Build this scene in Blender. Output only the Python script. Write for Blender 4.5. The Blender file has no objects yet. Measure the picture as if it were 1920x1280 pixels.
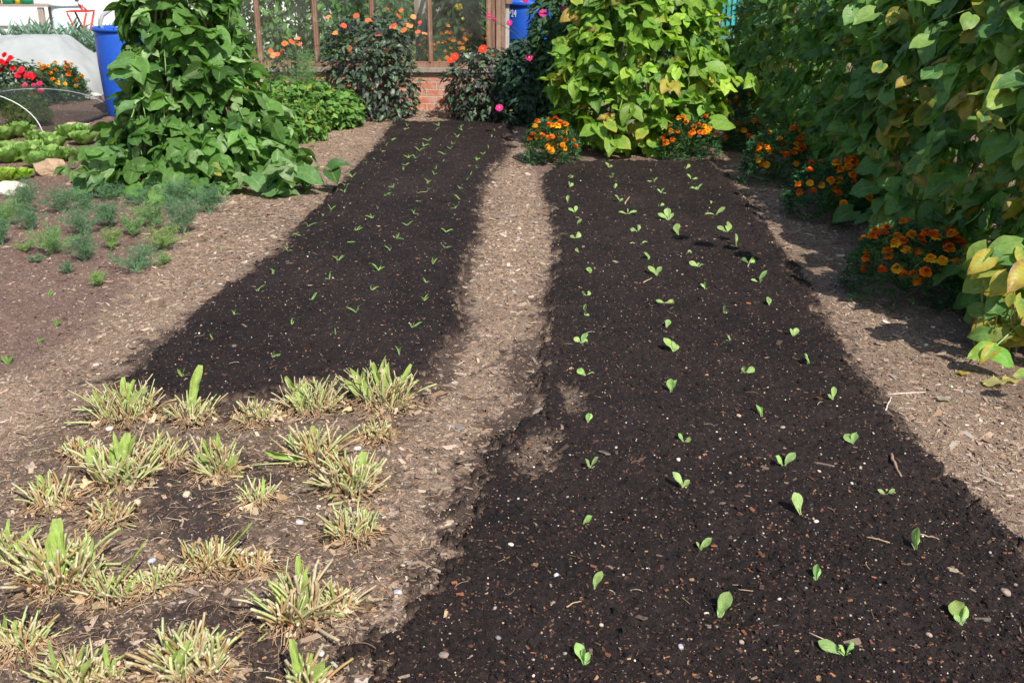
import bpy, math
import numpy as np
from mathutils import Matrix, Vector, Euler

scene = bpy.context.scene
COL = scene.collection
rad = math.radians
PI = math.pi

# ------------------------------------------------------------------ camera
CAM_H = 1.6
PITCH = rad(21.1)
YAW = rad(2.43)
cd = bpy.data.cameras.new("camera")
cam = bpy.data.objects.new("camera", cd)
COL.objects.link(cam)
cam.location = (0, 0, CAM_H)
cam.rotation_euler = (PI / 2 - PITCH, 0, YAW)
cd.sensor_width = 36
cd.lens = 35
cd.clip_start = 0.05
cd.clip_end = 800
cd.dof.use_dof = True
cd.dof.focus_distance = 3.6
cd.dof.aperture_fstop = 11.0
scene.camera = cam
FPX = 1920 * 35 / 36.0
RM = np.array(Euler(cam.rotation_euler).to_matrix())
CAM = np.array([0, 0, CAM_H])

# ------------------------------------------------------------------ light
SUN_EL = rad(47)
SUN_AZ = rad(-31)      # angle of the shadow direction from +Y, towards -X
sd = bpy.data.lights.new("sun", "SUN")
sd.energy = 5.0
sd.angle = rad(0.53)
sd.color = (1.0, 0.955, 0.89)
sun = bpy.data.objects.new("sun", sd)
COL.objects.link(sun)
shadow_dir = Vector((math.sin(SUN_AZ) * math.cos(SUN_EL), math.cos(SUN_AZ) * math.cos(SUN_EL), -math.sin(SUN_EL)))
sun.rotation_euler = shadow_dir.to_track_quat('-Z', 'Y').to_euler()
sun.location = (4, -6, 8)
world = bpy.data.worlds.new("World")
scene.world = world
world.use_nodes = True
wn = world.node_tree
bg = wn.nodes["Background"]
sky = wn.nodes.new("ShaderNodeTexSky")
sky.sky_type = 'NISHITA'
sky.sun_disc = False
sky.sun_elevation = SUN_EL
tosun = -shadow_dir
sky.sun_rotation = math.atan2(tosun.x, tosun.y)
sky.air_density = 1.0
sky.dust_density = 1.5
wn.links.new(sky.outputs[0], bg.inputs[0])
bg.inputs[1].default_value = 0.12
scene.view_settings.view_transform = 'Standard'
scene.view_settings.look = 'None'
scene.view_settings.gamma = 1
scene.view_settings.exposure = 0.34

# ------------------------------------------------------------------ helpers
def ray(px, py):
    d = RM @ np.array([px - 960.0, -(py - 640.0), -FPX])
    return d / np.linalg.norm(d)

def at(px, py, z=0.0):
    """point of the plane of height z seen at a pixel of the photograph"""
    d = ray(px, py)
    t = (z - CAM_H) / d[2]
    return CAM + d * t

def at_y(px, py, Y):
    d = ray(px, py)
    return CAM + d * (Y / d[1])

def ppm(p):
    """pixels (photo) per metre at a point"""
    q = RM.T @ (np.array(p) - CAM)
    return FPX / -q[2]

RIGHT = RM[:, 0]
UP = RM[:, 1]

def _hash(ix, iy, seed):
    h = (ix.astype(np.int64) * 374761393 + iy.astype(np.int64) * 668265263 + seed * 1274126177) & 0xffffffff
    h = ((h ^ (h >> 13)) * 1274126177) & 0xffffffff
    h = (h ^ (h >> 16)) & 0xffff
    return h / 65535.0

def vnoise(x, y, seed=0):
    ix = np.floor(x); iy = np.floor(y)
    fx = x - ix; fy = y - iy
    fx = fx * fx * fx * (fx * (fx * 6 - 15) + 10)
    fy = fy * fy * fy * (fy * (fy * 6 - 15) + 10)
    a = _hash(ix, iy, seed); b = _hash(ix + 1, iy, seed)
    c = _hash(ix, iy + 1, seed); d = _hash(ix + 1, iy + 1, seed)
    return (a * (1 - fx) + b * fx) * (1 - fy) + (c * (1 - fx) + d * fx) * fy

def fbm(x, y, size, octs=3, seed=0):
    """-1..1-ish"""
    s = 0; amp = 1; tot = 0
    f = 1.0 / size
    ca, sa = math.cos(0.6), math.sin(0.6)
    for k in range(octs):
        xr = (x * ca - y * sa) * f + 17.3 * k; yr = (x * sa + y * ca) * f - 9.1 * k
        s = s + amp * (vnoise(xr, yr, seed + k * 7) * 2 - 1)
        tot += amp; amp *= 0.55; f *= 2.1
        ca, sa = math.cos(0.6 + k), math.sin(0.6 + k)
    return s / tot

def smooth(a, b, x):
    t = np.clip((x - a) / (b - a), 0, 1)
    return t * t * (3 - 2 * t)

class Acc:
    def __init__(s):
        s.V = []; s.F = {}; s.C = []; s.L = []; s.n = 0; s.M = {}
    def add(s, V, F, col=(0.5, 0.5, 0.5), lc=None, mi=0):
        V = np.asarray(V, float).reshape(-1, 3); n = len(V)
        F = np.asarray(F, np.int64)
        col = np.asarray(col, float)
        if col.ndim == 1: col = np.tile(col, (n, 1))
        if lc is None: lc = np.zeros((n, 3))
        s.V.append(V); s.C.append(col); s.L.append(np.asarray(lc, float))
        k = F.shape[1]
        s.F.setdefault(k, []).append(F + s.n)
        s.M.setdefault(k, []).append(np.full(len(F), mi, np.int32))
        s.n += n
    def addmany(s, T, TF, R, S, P, col, lct=None, yel=None, mi=0, col2=None, g=None):
        """N copies of template T (k,3): R (N,3,3), S (N,) or (N,3), P (N,3), col (N,3)"""
        N = len(P); k = len(T)
        if N == 0: return
        S = np.asarray(S, float)
        if S.ndim == 1: S = np.repeat(S[:, None], 3, 1)
        X = T[None] * S[:, None, :]
        V = np.einsum('nij,nkj->nki', R, X) + P[:, None, :]
        F = (TF[None] + (np.arange(N) * k)[:, None, None]).reshape(-1, TF.shape[1])
        C = np.repeat(col[:, None, :], k, 1)
        if col2 is not None:
            gg = g[None, :, None]
            C = C * (1 - gg) + col2[:, None, :] * gg
        L = np.zeros((N, k, 3))
        if lct is not None: L[:, :, :2] = lct[None]
        if yel is not None: L[:, :, 2] = yel[:, None]
        s.add(V.reshape(-1, 3), F, C.reshape(-1, 3), L.reshape(-1, 3), mi)
    def tube(s, pts, radii, col, sides=5, cap=True, mi=0, col2=None):
        pts = np.asarray(pts, float); m = len(pts)
        radii = np.broadcast_to(np.asarray(radii, float), (m,))
        t = np.gradient(pts, axis=0); t /= np.linalg.norm(t, axis=1)[:, None] + 1e-9
        ref = np.array([0, 0, 1.0]) if abs(t[0][2]) < 0.9 else np.array([1.0, 0, 0])
        u = np.cross(t, ref); u /= np.linalg.norm(u, axis=1)[:, None] + 1e-9
        w = np.cross(t, u)
        a = np.arange(sides) * 2 * PI / sides
        ring = u[:, None, :] * np.cos(a)[None, :, None] + w[:, None, :] * np.sin(a)[None, :, None]
        V = (pts[:, None, :] + ring * radii[:, None, None]).reshape(-1, 3)
        i = np.arange(m - 1)[:, None] * sides; j = np.arange(sides)[None]
        jn = (j + 1) % sides
        F = np.stack([i + j, i + jn, i + sides + jn, i + sides + j], -1).reshape(-1, 4)
        col = np.asarray(col, float)
        if col2 is not None:
            g = np.linspace(0, 1, m)[:, None]
            col = np.repeat(col[None] * (1 - g) + np.asarray(col2)[None] * g, sides, 0)
        elif col.ndim == 2:
            col = np.repeat(col, sides, 0)
        n0 = s.n
        s.add(V, F, col, mi=mi)
        if cap:
            s.F.setdefault(sides, []).append(np.array([[n0 + (m - 1) * sides + q for q in range(sides)],
                                                      [n0 + q for q in range(sides - 1, -1, -1)]]))
            s.M.setdefault(sides, []).append(np.full(2, mi, np.int32))
    def box(s, c, d, col=(0.5,)*3, rz=0, mi=0, R=None):
        c = np.array(c, float); h = np.array(d, float) / 2
        V = np.array([[x, y, z] for x in (-1, 1) for y in (-1, 1) for z in (-1, 1)]) * h
        if R is None:
            ca, sa = math.cos(rz), math.sin(rz)
            R = np.array([[ca, -sa, 0], [sa, ca, 0], [0, 0, 1]])
        V = V @ np.asarray(R).T + c
        F = [[0, 1, 3, 2], [4, 6, 7, 5], [0, 4, 5, 1], [2, 3, 7, 6], [0, 2, 6, 4], [1, 5, 7, 3]]
        s.add(V, F, col, mi=mi)
    def lathe(s, c, prof, col=(0.5,)*3, sides=32, mi=0):
        a = np.arange(sides) * 2 * PI / sides
        V = np.array([[r * math.cos(t), r * math.sin(t), z] for r, z in prof for t in a]) + np.array(c)
        m = len(prof)
        i = np.arange(m - 1)[:, None] * sides; j = np.arange(sides)[None]; jn = (j + 1) % sides
        F = np.stack([i + j, i + jn, i + sides + jn, i + sides + j], -1).reshape(-1, 4)
        s.add(V, F, col, mi=mi)

def props(o, label=None, cat=None, group=None, kind=None):
    if label: o["label"] = label
    if cat: o["category"] = cat
    if group: o["group"] = group
    if kind: o["kind"] = kind
    return o

def mesh_from(name, acc, mats, origin=(0, 0, 0), smooth_=True):
    V = np.concatenate(acc.V) - np.asarray(origin, float)
    C = np.concatenate(acc.C); L = np.concatenate(acc.L)
    me = bpy.data.meshes.new(name)
    loops = []; starts = []; totals = []; mis = []
    pos = 0
    for k, lst in acc.F.items():
        F = np.concatenate(lst)
        loops.append(F.reshape(-1)); n = len(F)
        starts.append(pos + np.arange(n) * k); totals.append(np.full(n, k)); pos += n * k
        mis.append(np.concatenate(acc.M[k]))
    loops = np.concatenate(loops).astype(np.int32); starts = np.concatenate(starts).astype(np.int32)
    mis = np.concatenate(mis)
    me.vertices.add(len(V)); me.vertices.foreach_set("co", V.astype(np.float32).ravel())
    me.loops.add(len(loops)); me.loops.foreach_set("vertex_index", loops)
    me.polygons.add(len(starts)); me.polygons.foreach_set("loop_start", starts)
    me.polygons.foreach_set("use_smooth", np.full(len(starts), bool(smooth_)))
    if not isinstance(mats, (list, tuple)): mats = [mats]
    for m in mats: me.materials.append(m)
    me.polygons.foreach_set("material_index", mis)
    ca = me.attributes.new("Col", 'FLOAT_COLOR', 'POINT')
    ca.data.foreach_set("color", np.concatenate([np.clip(C, 0, 1), np.ones((len(C), 1))], 1).astype(np.float32).ravel())
    if np.any(L):
        la = me.attributes.new("lc", 'FLOAT_VECTOR', 'POINT')
        la.data.foreach_set("vector", L.astype(np.float32).ravel())
    me.update(calc_edges=True)
    me.validate()
    return me

def obj(name, acc, mats, parent=None, origin=None, smooth_=True, world_coords=True):
    """link the accumulated shapes as ONE mesh object; shapes are given in world coordinates"""
    if origin is None:
        origin = (0, 0, 0)
        if parent is not None and world_coords:
            q = parent; o = np.zeros(3)
            while q is not None:
                o = o + np.array(q.location); q = q.parent
            origin = o
        me = mesh_from(name, acc, mats, origin, smooth_)
        ob = bpy.data.objects.new(name, me)
    else:
        me = mesh_from(name, acc, mats, origin, smooth_)
        ob = bpy.data.objects.new(name, me)
        ob.location = origin
    COL.objects.link(ob)
    if parent is not None: ob.parent = parent
    return ob

def thing(name, label, cat, loc, group=None):
    o = bpy.data.objects.new(name, None)
    o.empty_display_size = 0.1
    COL.objects.link(o)
    o.location = tuple(float(v) for v in loc)
    return props(o, label, cat, group)

def nrm(v):
    return v / (np.linalg.norm(v, axis=-1, keepdims=True) + 1e-9)

def frames(n, d):
    """rotation matrices with Z=n (normal), Y=d (length axis, made orthogonal)"""
    n = nrm(n); d = nrm(d - (d * n).sum(-1, keepdims=True) * n)
    x = np.cross(d, n)
    return np.stack([x, d, n], -1)

def yawmat(a):
    a = np.asarray(a); z = np.zeros_like(a); o = np.ones_like(a)
    return np.stack([np.stack([np.cos(a), -np.sin(a), z], -1), np.stack([np.sin(a), np.cos(a), z], -1), np.stack([z, z, o], -1)], -2)

# ------------------------------------------------------------------ materials
def new_mat(name):
    m = bpy.data.materials.new(name); m.use_nodes = True
    nt = m.node_tree
    b = nt.nodes["Principled BSDF"]
    return m, nt, b, nt.nodes["Material Output"]

def N(nt, t, **kw):
    n = nt.nodes.new(t)
    for k, v in kw.items(): setattr(n, k, v)
    return n

def math_(nt, op, a, b=None, c=None):
    n = N(nt, "ShaderNodeMath", operation=op)
    for i, v in enumerate((a, b, c)):
        if v is None: continue
        if isinstance(v, (int, float)): n.inputs[i].default_value = v
        else: nt.links.new(v, n.inputs[i])
    return n.outputs[0]

def mixc(nt, fac, a, b, mode='MIX'):
    n = N(nt, "ShaderNodeMix", data_type='RGBA', blend_type=mode)
    for i, v in ((0, fac), (6, a), (7, b)):
        if isinstance(v, (int, float)): n.inputs[i].default_value = v
        elif isinstance(v, tuple): n.inputs[i].default_value = (*v, 1)
        else: nt.links.new(v, n.inputs[i])
    return n.outputs[2]

def noise_(nt, scale, detail=3, rough=0.5, vec=None):
    n = N(nt, "ShaderNodeTexNoise")
    n.inputs["Scale"].default_value = scale; n.inputs["Detail"].default_value = detail
    n.inputs["Roughness"].default_value = rough
    if vec is not None: nt.links.new(vec, n.inputs["Vector"])
    return n.outputs["Fac"]

def ramp(nt, v, a, b, lo=0.0, hi=1.0):
    n = N(nt, "ShaderNodeMapRange")
    n.inputs[1].default_value = a; n.inputs[2].default_value = b
    n.inputs[3].default_value = lo; n.inputs[4].default_value = hi
    nt.links.new(v, n.inputs[0]); return n.outputs[0]

def bump(nt, b, h, strength, dist):
    n = N(nt, "ShaderNodeBump"); n.inputs["Strength"].default_value = strength
    n.inputs["Distance"].default_value = dist
    nt.links.new(h, n.inputs["Height"]); nt.links.new(n.outputs[0], b.inputs["Normal"])

def pos(nt):
    return N(nt, "ShaderNodeNewGeometry").outputs["Position"]

def attr_mat(name, rough=0.8, spec=0.3, nscale=60, namt=0.35, bstr=0.0, bscale=80, bdist=0.004, trans=0.0, metallic=0.0):
    """colour from the object's own Col attribute with fine noise variation"""
    m, nt, b, out = new_mat(name)
    a = N(nt, "ShaderNodeAttribute", attribute_name="Col")
    p = pos(nt)
    nz = ramp(nt, noise_(nt, nscale, 4, 0.6, p), 0.3, 0.7, 1 - namt, 1 + namt)
    c = mixc(nt, 1.0, a.outputs["Color"], nz, 'MULTIPLY')
    nt.links.new(c, b.inputs["Base Color"])
    b.inputs["Roughness"].default_value = rough
    b.inputs["Specular IOR Level"].default_value = spec
    b.inputs["Metallic"].default_value = metallic
    if bstr: bump(nt, b, noise_(nt, bscale, 4, 0.6, p), bstr, bdist)
    if trans:
        t = N(nt, "ShaderNodeBsdfTranslucent"); mx = N(nt, "ShaderNodeMixShader")
        mx.inputs[0].default_value = trans
        nt.links.new(c, t.inputs[0])
        nt.links.new(b.outputs[0], mx.inputs[1]); nt.links.new(t.outputs[0], mx.inputs[2])
        nt.links.new(mx.outputs[0], out.inputs[0])
    return m

def leaf_mat(name, trans=0.3, rough=0.42, veins=7.0, spec=0.4, vamt=0.25, tcol=(1.25, 1.5, 0.5)):
    m, nt, b, out = new_mat(name)
    a = N(nt, "ShaderNodeAttribute", attribute_name="Col")
    l = N(nt, "ShaderNodeAttribute", attribute_name="lc")
    sp = N(nt, "ShaderNodeSeparateXYZ"); nt.links.new(l.outputs["Vector"], sp.inputs[0])
    s_, t_, y_ = sp.outputs
    sa = math_(nt, 'ABSOLUTE', s_)
    ph = math_(nt, 'SUBTRACT', math_(nt, 'MULTIPLY', t_, veins), math_(nt, 'MULTIPLY', sa, 2.4))
    fr = math_(nt, 'FRACT', ph)
    v1 = math_(nt, 'LESS_THAN', math_(nt, 'ABSOLUTE', math_(nt, 'SUBTRACT', fr, 0.5)), 0.06)
    mid = math_(nt, 'LESS_THAN', sa, 0.07)
    vein = math_(nt, 'MAXIMUM', math_(nt, 'MULTIPLY', v1, 0.6), mid)
    p = pos(nt)
    nz = noise_(nt, 45, 3, 0.6, p)
    c = mixc(nt, 1.0, a.outputs["Color"], ramp(nt, nz, 0.3, 0.7, 0.78, 1.22), 'MULTIPLY')
    c = mixc(nt, math_(nt, 'MULTIPLY', vein, vamt), c, (0.32, 0.42, 0.14))
    # yellowing from the margin inwards, brown and papery at the worst
    edge = math_(nt, 'MAXIMUM', sa, t_)
    yy = math_(nt, 'ADD', math_(nt, 'MULTIPLY', edge, 0.55), math_(nt, 'MULTIPLY', noise_(nt, 30, 2, 0.5, p), 0.5))
    yf = ramp(nt, math_(nt, 'ADD', yy, y_), 0.90, 1.45)
    bf = ramp(nt, math_(nt, 'ADD', math_(nt, 'ADD', yy, y_), math_(nt, 'MULTIPLY', noise_(nt, 110, 3, 0.6, p), 0.5)), 1.55, 1.85)
    c = mixc(nt, yf, c, (0.55, 0.43, 0.06))
    c = mixc(nt, bf, c, (0.30, 0.19, 0.07))
    nt.links.new(c, b.inputs["Base Color"])
    b.inputs["Roughness"].default_value = rough
    b.inputs["Specular IOR Level"].default_value = spec
    hh = math_(nt, 'SUBTRACT', math_(nt, 'MULTIPLY', nz, 0.6), vein)
    bump(nt, b, hh, 0.8, 0.003)
    t = N(nt, "ShaderNodeBsdfTranslucent"); mx = N(nt, "ShaderNodeMixShader")
    mx.inputs[0].default_value = trans
    nt.links.new(mixc(nt, 1.0, c, tcol, 'MULTIPLY'), t.inputs[0])
    nt.links.new(b.outputs[0], mx.inputs[1]); nt.links.new(t.outputs[0], mx.inputs[2])
    nt.links.new(mx.outputs[0], out.inputs[0])
    return m

M_LEAF = leaf_mat("bean_leaf", 0.38, 0.45, 7.0, 0.32, 0.42, (1.3, 1.45, 0.45))

M_LEAF_DARK = leaf_mat("glossy_dark_leaf", 0.12, 0.38, 6, 0.5, 0.12)
M_SOFT = leaf_mat("soft_leaf", 0.35, 0.55, 6, 0.3, 0.2)
M_SEED = leaf_mat("seedling_leaf", 0.35, 0.5, 4, 0.3, 0.12, (1.2, 1.3, 0.6))
M_PETAL = attr_mat("petal", 0.6, 0.2, 120, 0.2, trans=0.3)
M_FINE = attr_mat("fine_foliage", 0.6, 0.2, 60, 0.25, trans=0.3)
M_STALK = attr_mat("cut_stalk", 0.5, 0.3, 150, 0.22, trans=0.2)
M_DRY = attr_mat("dry_leaf_matter", 0.85, 0.15, 90, 0.35, bstr=0.4, bscale=120, trans=0.12)
M_CHIP = attr_mat("wood_chip", 0.85, 0.2, 260, 0.3, bstr=0.35, bscale=500, bdist=0.001)
M_CRUMB = attr_mat("soil_crumb", 0.9, 0.25, 400, 0.4, bstr=0.6, bscale=600, bdist=0.002)
M_STONE = attr_mat("stone", 0.85, 0.25, 70, 0.22, bstr=0.6, bscale=70, bdist=0.01)
M_POLE = attr_mat("pole_wood", 0.75, 0.25, 50, 0.35, bstr=0.4, bscale=90)
M_STEM = attr_mat("green_stem", 0.55, 0.3, 50, 0.25)
M_PAINT = attr_mat("plain_paint", 0.55, 0.3, 9, 0.07)
M_PLASTIC = attr_mat("blue_plastic", 0.38, 0.5, 14, 0.10, bstr=0.15, bscale=10, bdist=0.01)
M_WOOD = None

def weathered():
    m, nt, b, out = new_mat("weathered_wood")
    a = N(nt, "ShaderNodeAttribute", attribute_name="Col")
    mp = N(nt, "ShaderNodeMapping"); mp.inputs["Scale"].default_value = (60, 60, 2.5)
    nt.links.new(pos(nt), mp.inputs[0])
    n1 = noise_(nt, 1.0, 6, 0.65, mp.outputs[0])
    n2 = noise_(nt, 14, 3, 0.5, pos(nt))
    c = mixc(nt, 1.0, a.outputs["Color"], ramp(nt, n1, 0.3, 0.72, 0.45, 1.35), 'MULTIPLY')
    c = mixc(nt, ramp(nt, n2, 0.55, 0.75, 0, 0.5), c, (0.36, 0.31, 0.26))
    nt.links.new(c, b.inputs["Base Color"]); b.inputs["Roughness"].default_value = 0.8
    bump(nt, b, n1, 0.5, 0.004)
    return m
M_WOOD = weathered()

def brick_mat():
    m, nt, b, out = new_mat("brick")
    tc = N(nt, "ShaderNodeTexCoord")
    mp = N(nt, "ShaderNodeMapping"); mp.inputs["Rotation"].default_value = (PI / 2, 0, 0)
    nt.links.new(tc.outputs["Object"], mp.inputs[0])
    br = N(nt, "ShaderNodeTexBrick")
    nt.links.new(mp.outputs[0], br.inputs["Vector"])
    br.inputs["Scale"].default_value = 1.0
    br.inputs["Brick Width"].default_value = 0.225; br.inputs["Row Height"].default_value = 0.078
    br.inputs["Mortar Size"].default_value = 0.006; br.inputs["Mortar Smooth"].default_value = 0.3
    br.inputs["Color1"].default_value = (0.42, 0.115, 0.06, 1); br.inputs["Color2"].default_value = (0.50, 0.17, 0.09, 1)
    br.inputs["Mortar"].default_value = (0.46, 0.40, 0.32, 1)
    n1 = noise_(nt, 9, 4, 0.6, pos(nt)); n2 = noise_(nt, 90, 4, 0.6, pos(nt))
    c = mixc(nt, ramp(nt, n1, 0.38, 0.72, 0, 0.75), br.outputs["Color"], (0.52, 0.42, 0.34))
    c = mixc(nt, 1.0, c, ramp(nt, n2, 0.3, 0.7, 0.75, 1.2), 'MULTIPLY')
    nt.links.new(c, b.inputs["Base Color"]); b.inputs["Roughness"].default_value = 0.9
    h = math_(nt, 'SUBTRACT', math_(nt, 'MULTIPLY', n2, 0.4), br.outputs["Fac"])
    bump(nt, b, h, 0.7, 0.006)
    return m
M_BRICK = brick_mat()

def glass_mat():
    m, nt, b, out = new_mat("old_glass")
    tr = N(nt, "ShaderNodeBsdfTransparent"); tr.inputs[0].default_value = (0.94, 0.97, 0.94, 1)
    gl = N(nt, "ShaderNodeBsdfGlossy"); gl.inputs["Roughness"].default_value = 0.04
    df = N(nt, "ShaderNodeBsdfDiffuse"); df.inputs[0].default_value = (0.42, 0.46, 0.40, 1)
    m1 = N(nt, "ShaderNodeMixShader"); m2 = N(nt, "ShaderNodeMixShader")
    fr = N(nt, "ShaderNodeLayerWeight")
    nt.links.new(math_(nt, 'ADD', math_(nt, 'MULTIPLY', math_(nt, 'POWER', fr.outputs['Facing'], 4.0), 0.6), 0.035), m1.inputs[0])
    nt.links.new(tr.outputs[0], m1.inputs[1]); nt.links.new(gl.outputs[0], m1.inputs[2])
    nt.links.new(ramp(nt, noise_(nt, 5, 4, 0.6, pos(nt)), 0.35, 0.8, 0.01, 0.09), m2.inputs[0])
    nt.links.new(m1.outputs[0], m2.inputs[1]); nt.links.new(df.outputs[0], m2.inputs[2])
    nt.links.new(m2.outputs[0], out.inputs[0])
    return m
M_GLASS = glass_mat()

def cloth_mat(name, col, transp, transl, nsc=4):
    m, nt, b, out = new_mat(name)
    c = mixc(nt, ramp(nt, noise_(nt, nsc, 4, 0.6, pos(nt)), 0.3, 0.7, 0, 1), tuple(v * 0.86 for v in col), col)
    nt.links.new(c, b.inputs["Base Color"]); b.inputs["Roughness"].default_value = 0.75
    t = N(nt, "ShaderNodeBsdfTranslucent"); nt.links.new(c, t.inputs[0])
    mx = N(nt, "ShaderNodeMixShader"); mx.inputs[0].default_value = transl
    nt.links.new(b.outputs[0], mx.inputs[1]); nt.links.new(t.outputs[0], mx.inputs[2])
    tr = N(nt, "ShaderNodeBsdfTransparent"); m2 = N(nt, "ShaderNodeMixShader"); m2.inputs[0].default_value = transp
    nt.links.new(mx.outputs[0], m2.inputs[1]); nt.links.new(tr.outputs[0], m2.inputs[2])
    nt.links.new(m2.outputs[0], out.inputs[0])
    return m
M_FLEECE = cloth_mat("horticultural_fleece", (0.70, 0.73, 0.72), 0.24, 0.4)
M_NET = cloth_mat("black_netting", (0.03, 0.035, 0.03), 0.62, 0.1)

# ------------------------------------------------------------------ ground plan
def poly(pts): return np.array([at(x, y)[:2] for x, y in pts])

LEFT_BED = poly([(742, 231), (700, 288), (672, 312), (640, 352), (600, 395), (560, 430), (530, 470), (478, 505), (425, 545), (372, 592),
                 (352, 618), (296, 655), (270, 690), (255, 712), (330, 742), (430, 760), (520, 740), (640, 700), (690, 742), (770, 735),
                 (800, 700), (826, 655), (868, 612), (860, 560), (872, 500), (888, 450), (892, 400), (903, 345), (945, 295), (958, 231)])
RIGHT_BED = poly([(1062, 304), (1022, 335), (1032, 380), (1042, 430), (1046, 480), (1032, 560), (1030, 605), (1018, 650), (1010, 730), (1000, 790),
                  (955, 830), (925, 880), (905, 930), (885, 985), (862, 1050), (815, 1090), (790, 1140), (730, 1200), (712, 1250), (690, 1330),
                  (2350, 1500), (2010, 1120), (1905, 1030), (1830, 965), (1750, 885), (1680, 800), (1622, 722), (1570, 650), (1530, 580),
                  (1490, 510), (1440, 440), (1388, 370), (1335, 306)])
STUBBLE = poly([(235, 700), (330, 720), (560, 700), (790, 700), (790, 760), (745, 850), (740, 930), (720, 1040), (700, 1120), (640, 1180),
                (640, 1290), (600, 1600), (-300, 1600), (-150, 1000), (30, 850), (160, 760)])
DARKS = [poly(p) for p in (
    [(290, 880), (400, 890), (440, 960), (460, 1010), (380, 1040), (300, 1010), (250, 960)],
    [(0, 1115), (120, 1125), (200, 1150), (260, 1190), (280, 1240), (200, 1225), (120, 1190), (0, 1180)],
    [(410, 1160), (520, 1170), (560, 1200), (540, 1300), (440, 1300), (440, 1210)],
    [(440, 850), (520, 860), (560, 900), (500, 930), (430, 900)],
    [(180, 1150), (400, 1130), (420, 1180), (300, 1200)],
    [(1000, 560), (1034, 560), (1025, 720), (985, 790), (935, 770), (925, 690), (965, 640)])]
# fine-crumbed bare soil on the left, edged by the woodchip path
SOIL = poly([(520, 225), (430, 330), (330, 430), (230, 560), (120, 640), (0, 720), (-400, 900), (-900, 500), (-700, 250), (-300, 120), (300, 120), (450, 160)])
STRIP = poly([(1060, 304), (1010, 335), (985, 300), (1060, 262), (1400, 255), (1370, 315), (1335, 306)])
HEDGE_BED = poly([(1380, 285), (1480, 350), (1520, 410), (1620, 510), (1700, 575), (1760, 640), (1870, 730), (2050, 860), (2600, 900), (2200, 300), (1500, 200)])
SCUFF = [poly([(1036, 735), (1085, 728), (1112, 752), (1100, 785), (1060, 790), (1033, 775)]),
         poly([(990, 830), (1040, 822), (1062, 850), (1048, 890), (1000, 905), (960, 880)])]

def sdf(P, X, Y):
    d = np.full(X.shape, 1e9); inside = np.zeros(X.shape, bool)
    n = len(P)
    for i in range(n):
        x0, y0 = P[i]; x1, y1 = P[(i + 1) % n]
        ex, ey = x1 - x0, y1 - y0
        wx, wy = X - x0, Y - y0
        t = np.clip((wx * ex + wy * ey) / (ex * ex + ey * ey + 1e-12), 0, 1)
        d = np.minimum(d, (wx - ex * t) ** 2 + (wy - ey * t) ** 2)
        c = ((y0 > Y) != (y1 > Y)) & (X < ex * (Y - y0) / (ey if abs(ey) > 1e-9 else 1e-9) + x0)
        inside ^= c
    d = np.sqrt(d)
    return np.where(inside, -d, d)

def zones(X, Y):
    near = smooth(5.5, 2.2, Y)
    w = 0.06 * fbm(X, Y, 0.22, 4, 5) + 0.035 * fbm(X, Y, 0.03, 3, 9) + near * 0.05 * fbm(X, Y, 0.08, 4, 11)
    # the damp compost scatters wide to the left of the near right bed
    sR = sdf(RIGHT_BED, X, Y); sL = sdf(LEFT_BED, X, Y)
    wide = smooth(4.6, 2.6, Y) * (X < 0.6)
    w = w + 0.035 * fbm(X, Y, 0.013, 2, 33)
    sR = sR + wide * (0.08 * fbm(X, Y, 0.12, 4, 31) + 0.07 * fbm(X, Y, 0.03, 3, 32))
    wet = np.maximum(smooth(0.014, -0.014, sR + w), smooth(0.014, -0.014, sL + w * 0.9))
    stub = smooth(0.06, -0.06, sdf(STUBBLE, X, Y) + 1.6 * w)
    dk = np.zeros_like(X)
    for p in DARKS[:5]:
        dk = np.maximum(dk, smooth(0.04, -0.05, sdf(p, X, Y) + 1.2 * w))
    dk2 = smooth(0.05, -0.06, sdf(DARKS[5], X, Y) + 2 * w) * smooth(-0.35, 0.15, fbm(X, Y, 0.05, 3, 41))
    so = np.minimum(sR, sL)
    band = np.exp(-np.clip(so, 0, 9) / np.where((X < .7) & (Y < 4.2), 0.13, 0.05)) * (so > 0)
    mott = smooth(0.10, 0.32, band * 0.75 + 0.42 * fbm(X, Y, 0.045, 4, 44) - 0.12)
    dk2 = np.maximum(dk2, 0.9 * mott)
    for p in SCUFF:
        wet = wet * (1 - 0.5 * smooth(0.0, -0.07, sdf(p, X, Y) + 1.5 * w))
    soil = smooth(0.12, -0.12, sdf(SOIL, X, Y) + 2 * w)
    soil = np.maximum(soil, smooth(0.05, -0.05, sdf(STRIP, X, Y) + w))
    soil = np.maximum(soil, 0.85 * smooth(0.12, -0.15, sdf(HEDGE_BED, X, Y) + 2 * w))
    return wet, stub, dk, dk2, soil, sR, sL

def height(X, Y, z=None):
    if z is None: z = zones(X, Y)
    wet, stub, dk, dk2, soil, sR, sL = z
    h = 0.012 * fbm(X, Y, 0.9, 2, 60)
    h = h + 0.022 * wet
    clod = fbm(X, Y, 0.055, 3, 61)
    h = h + wet * (0.009 * clod + 0.0065 * fbm(X, Y, 0.02, 2, 63) + 0.006 * fbm(X, Y, 0.2, 2, 64))
    h = h + (1 - wet) * (0.003 * fbm(X, Y, 0.07, 3, 65) + 0.0022 * fbm(X, Y, 0.014, 2, 66))
    h = h + stub * (1 - wet) * (0.012 * fbm(X, Y, 0.14, 3, 67) + 0.004 * fbm(X, Y, 0.03, 2, 68))
    # raised crumbly lips along the edges of the beds
    lip = np.exp(-((np.minimum(sR, sL) + 0.05) / 0.05) ** 2)
    h = h + lip * (0.014 * (fbm(X, Y, 0.07, 3, 69) + 0.4))
    return h

def gz(x, y):
    return float(height(np.array([float(x)]), np.array([float(y)]))[0])

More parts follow.
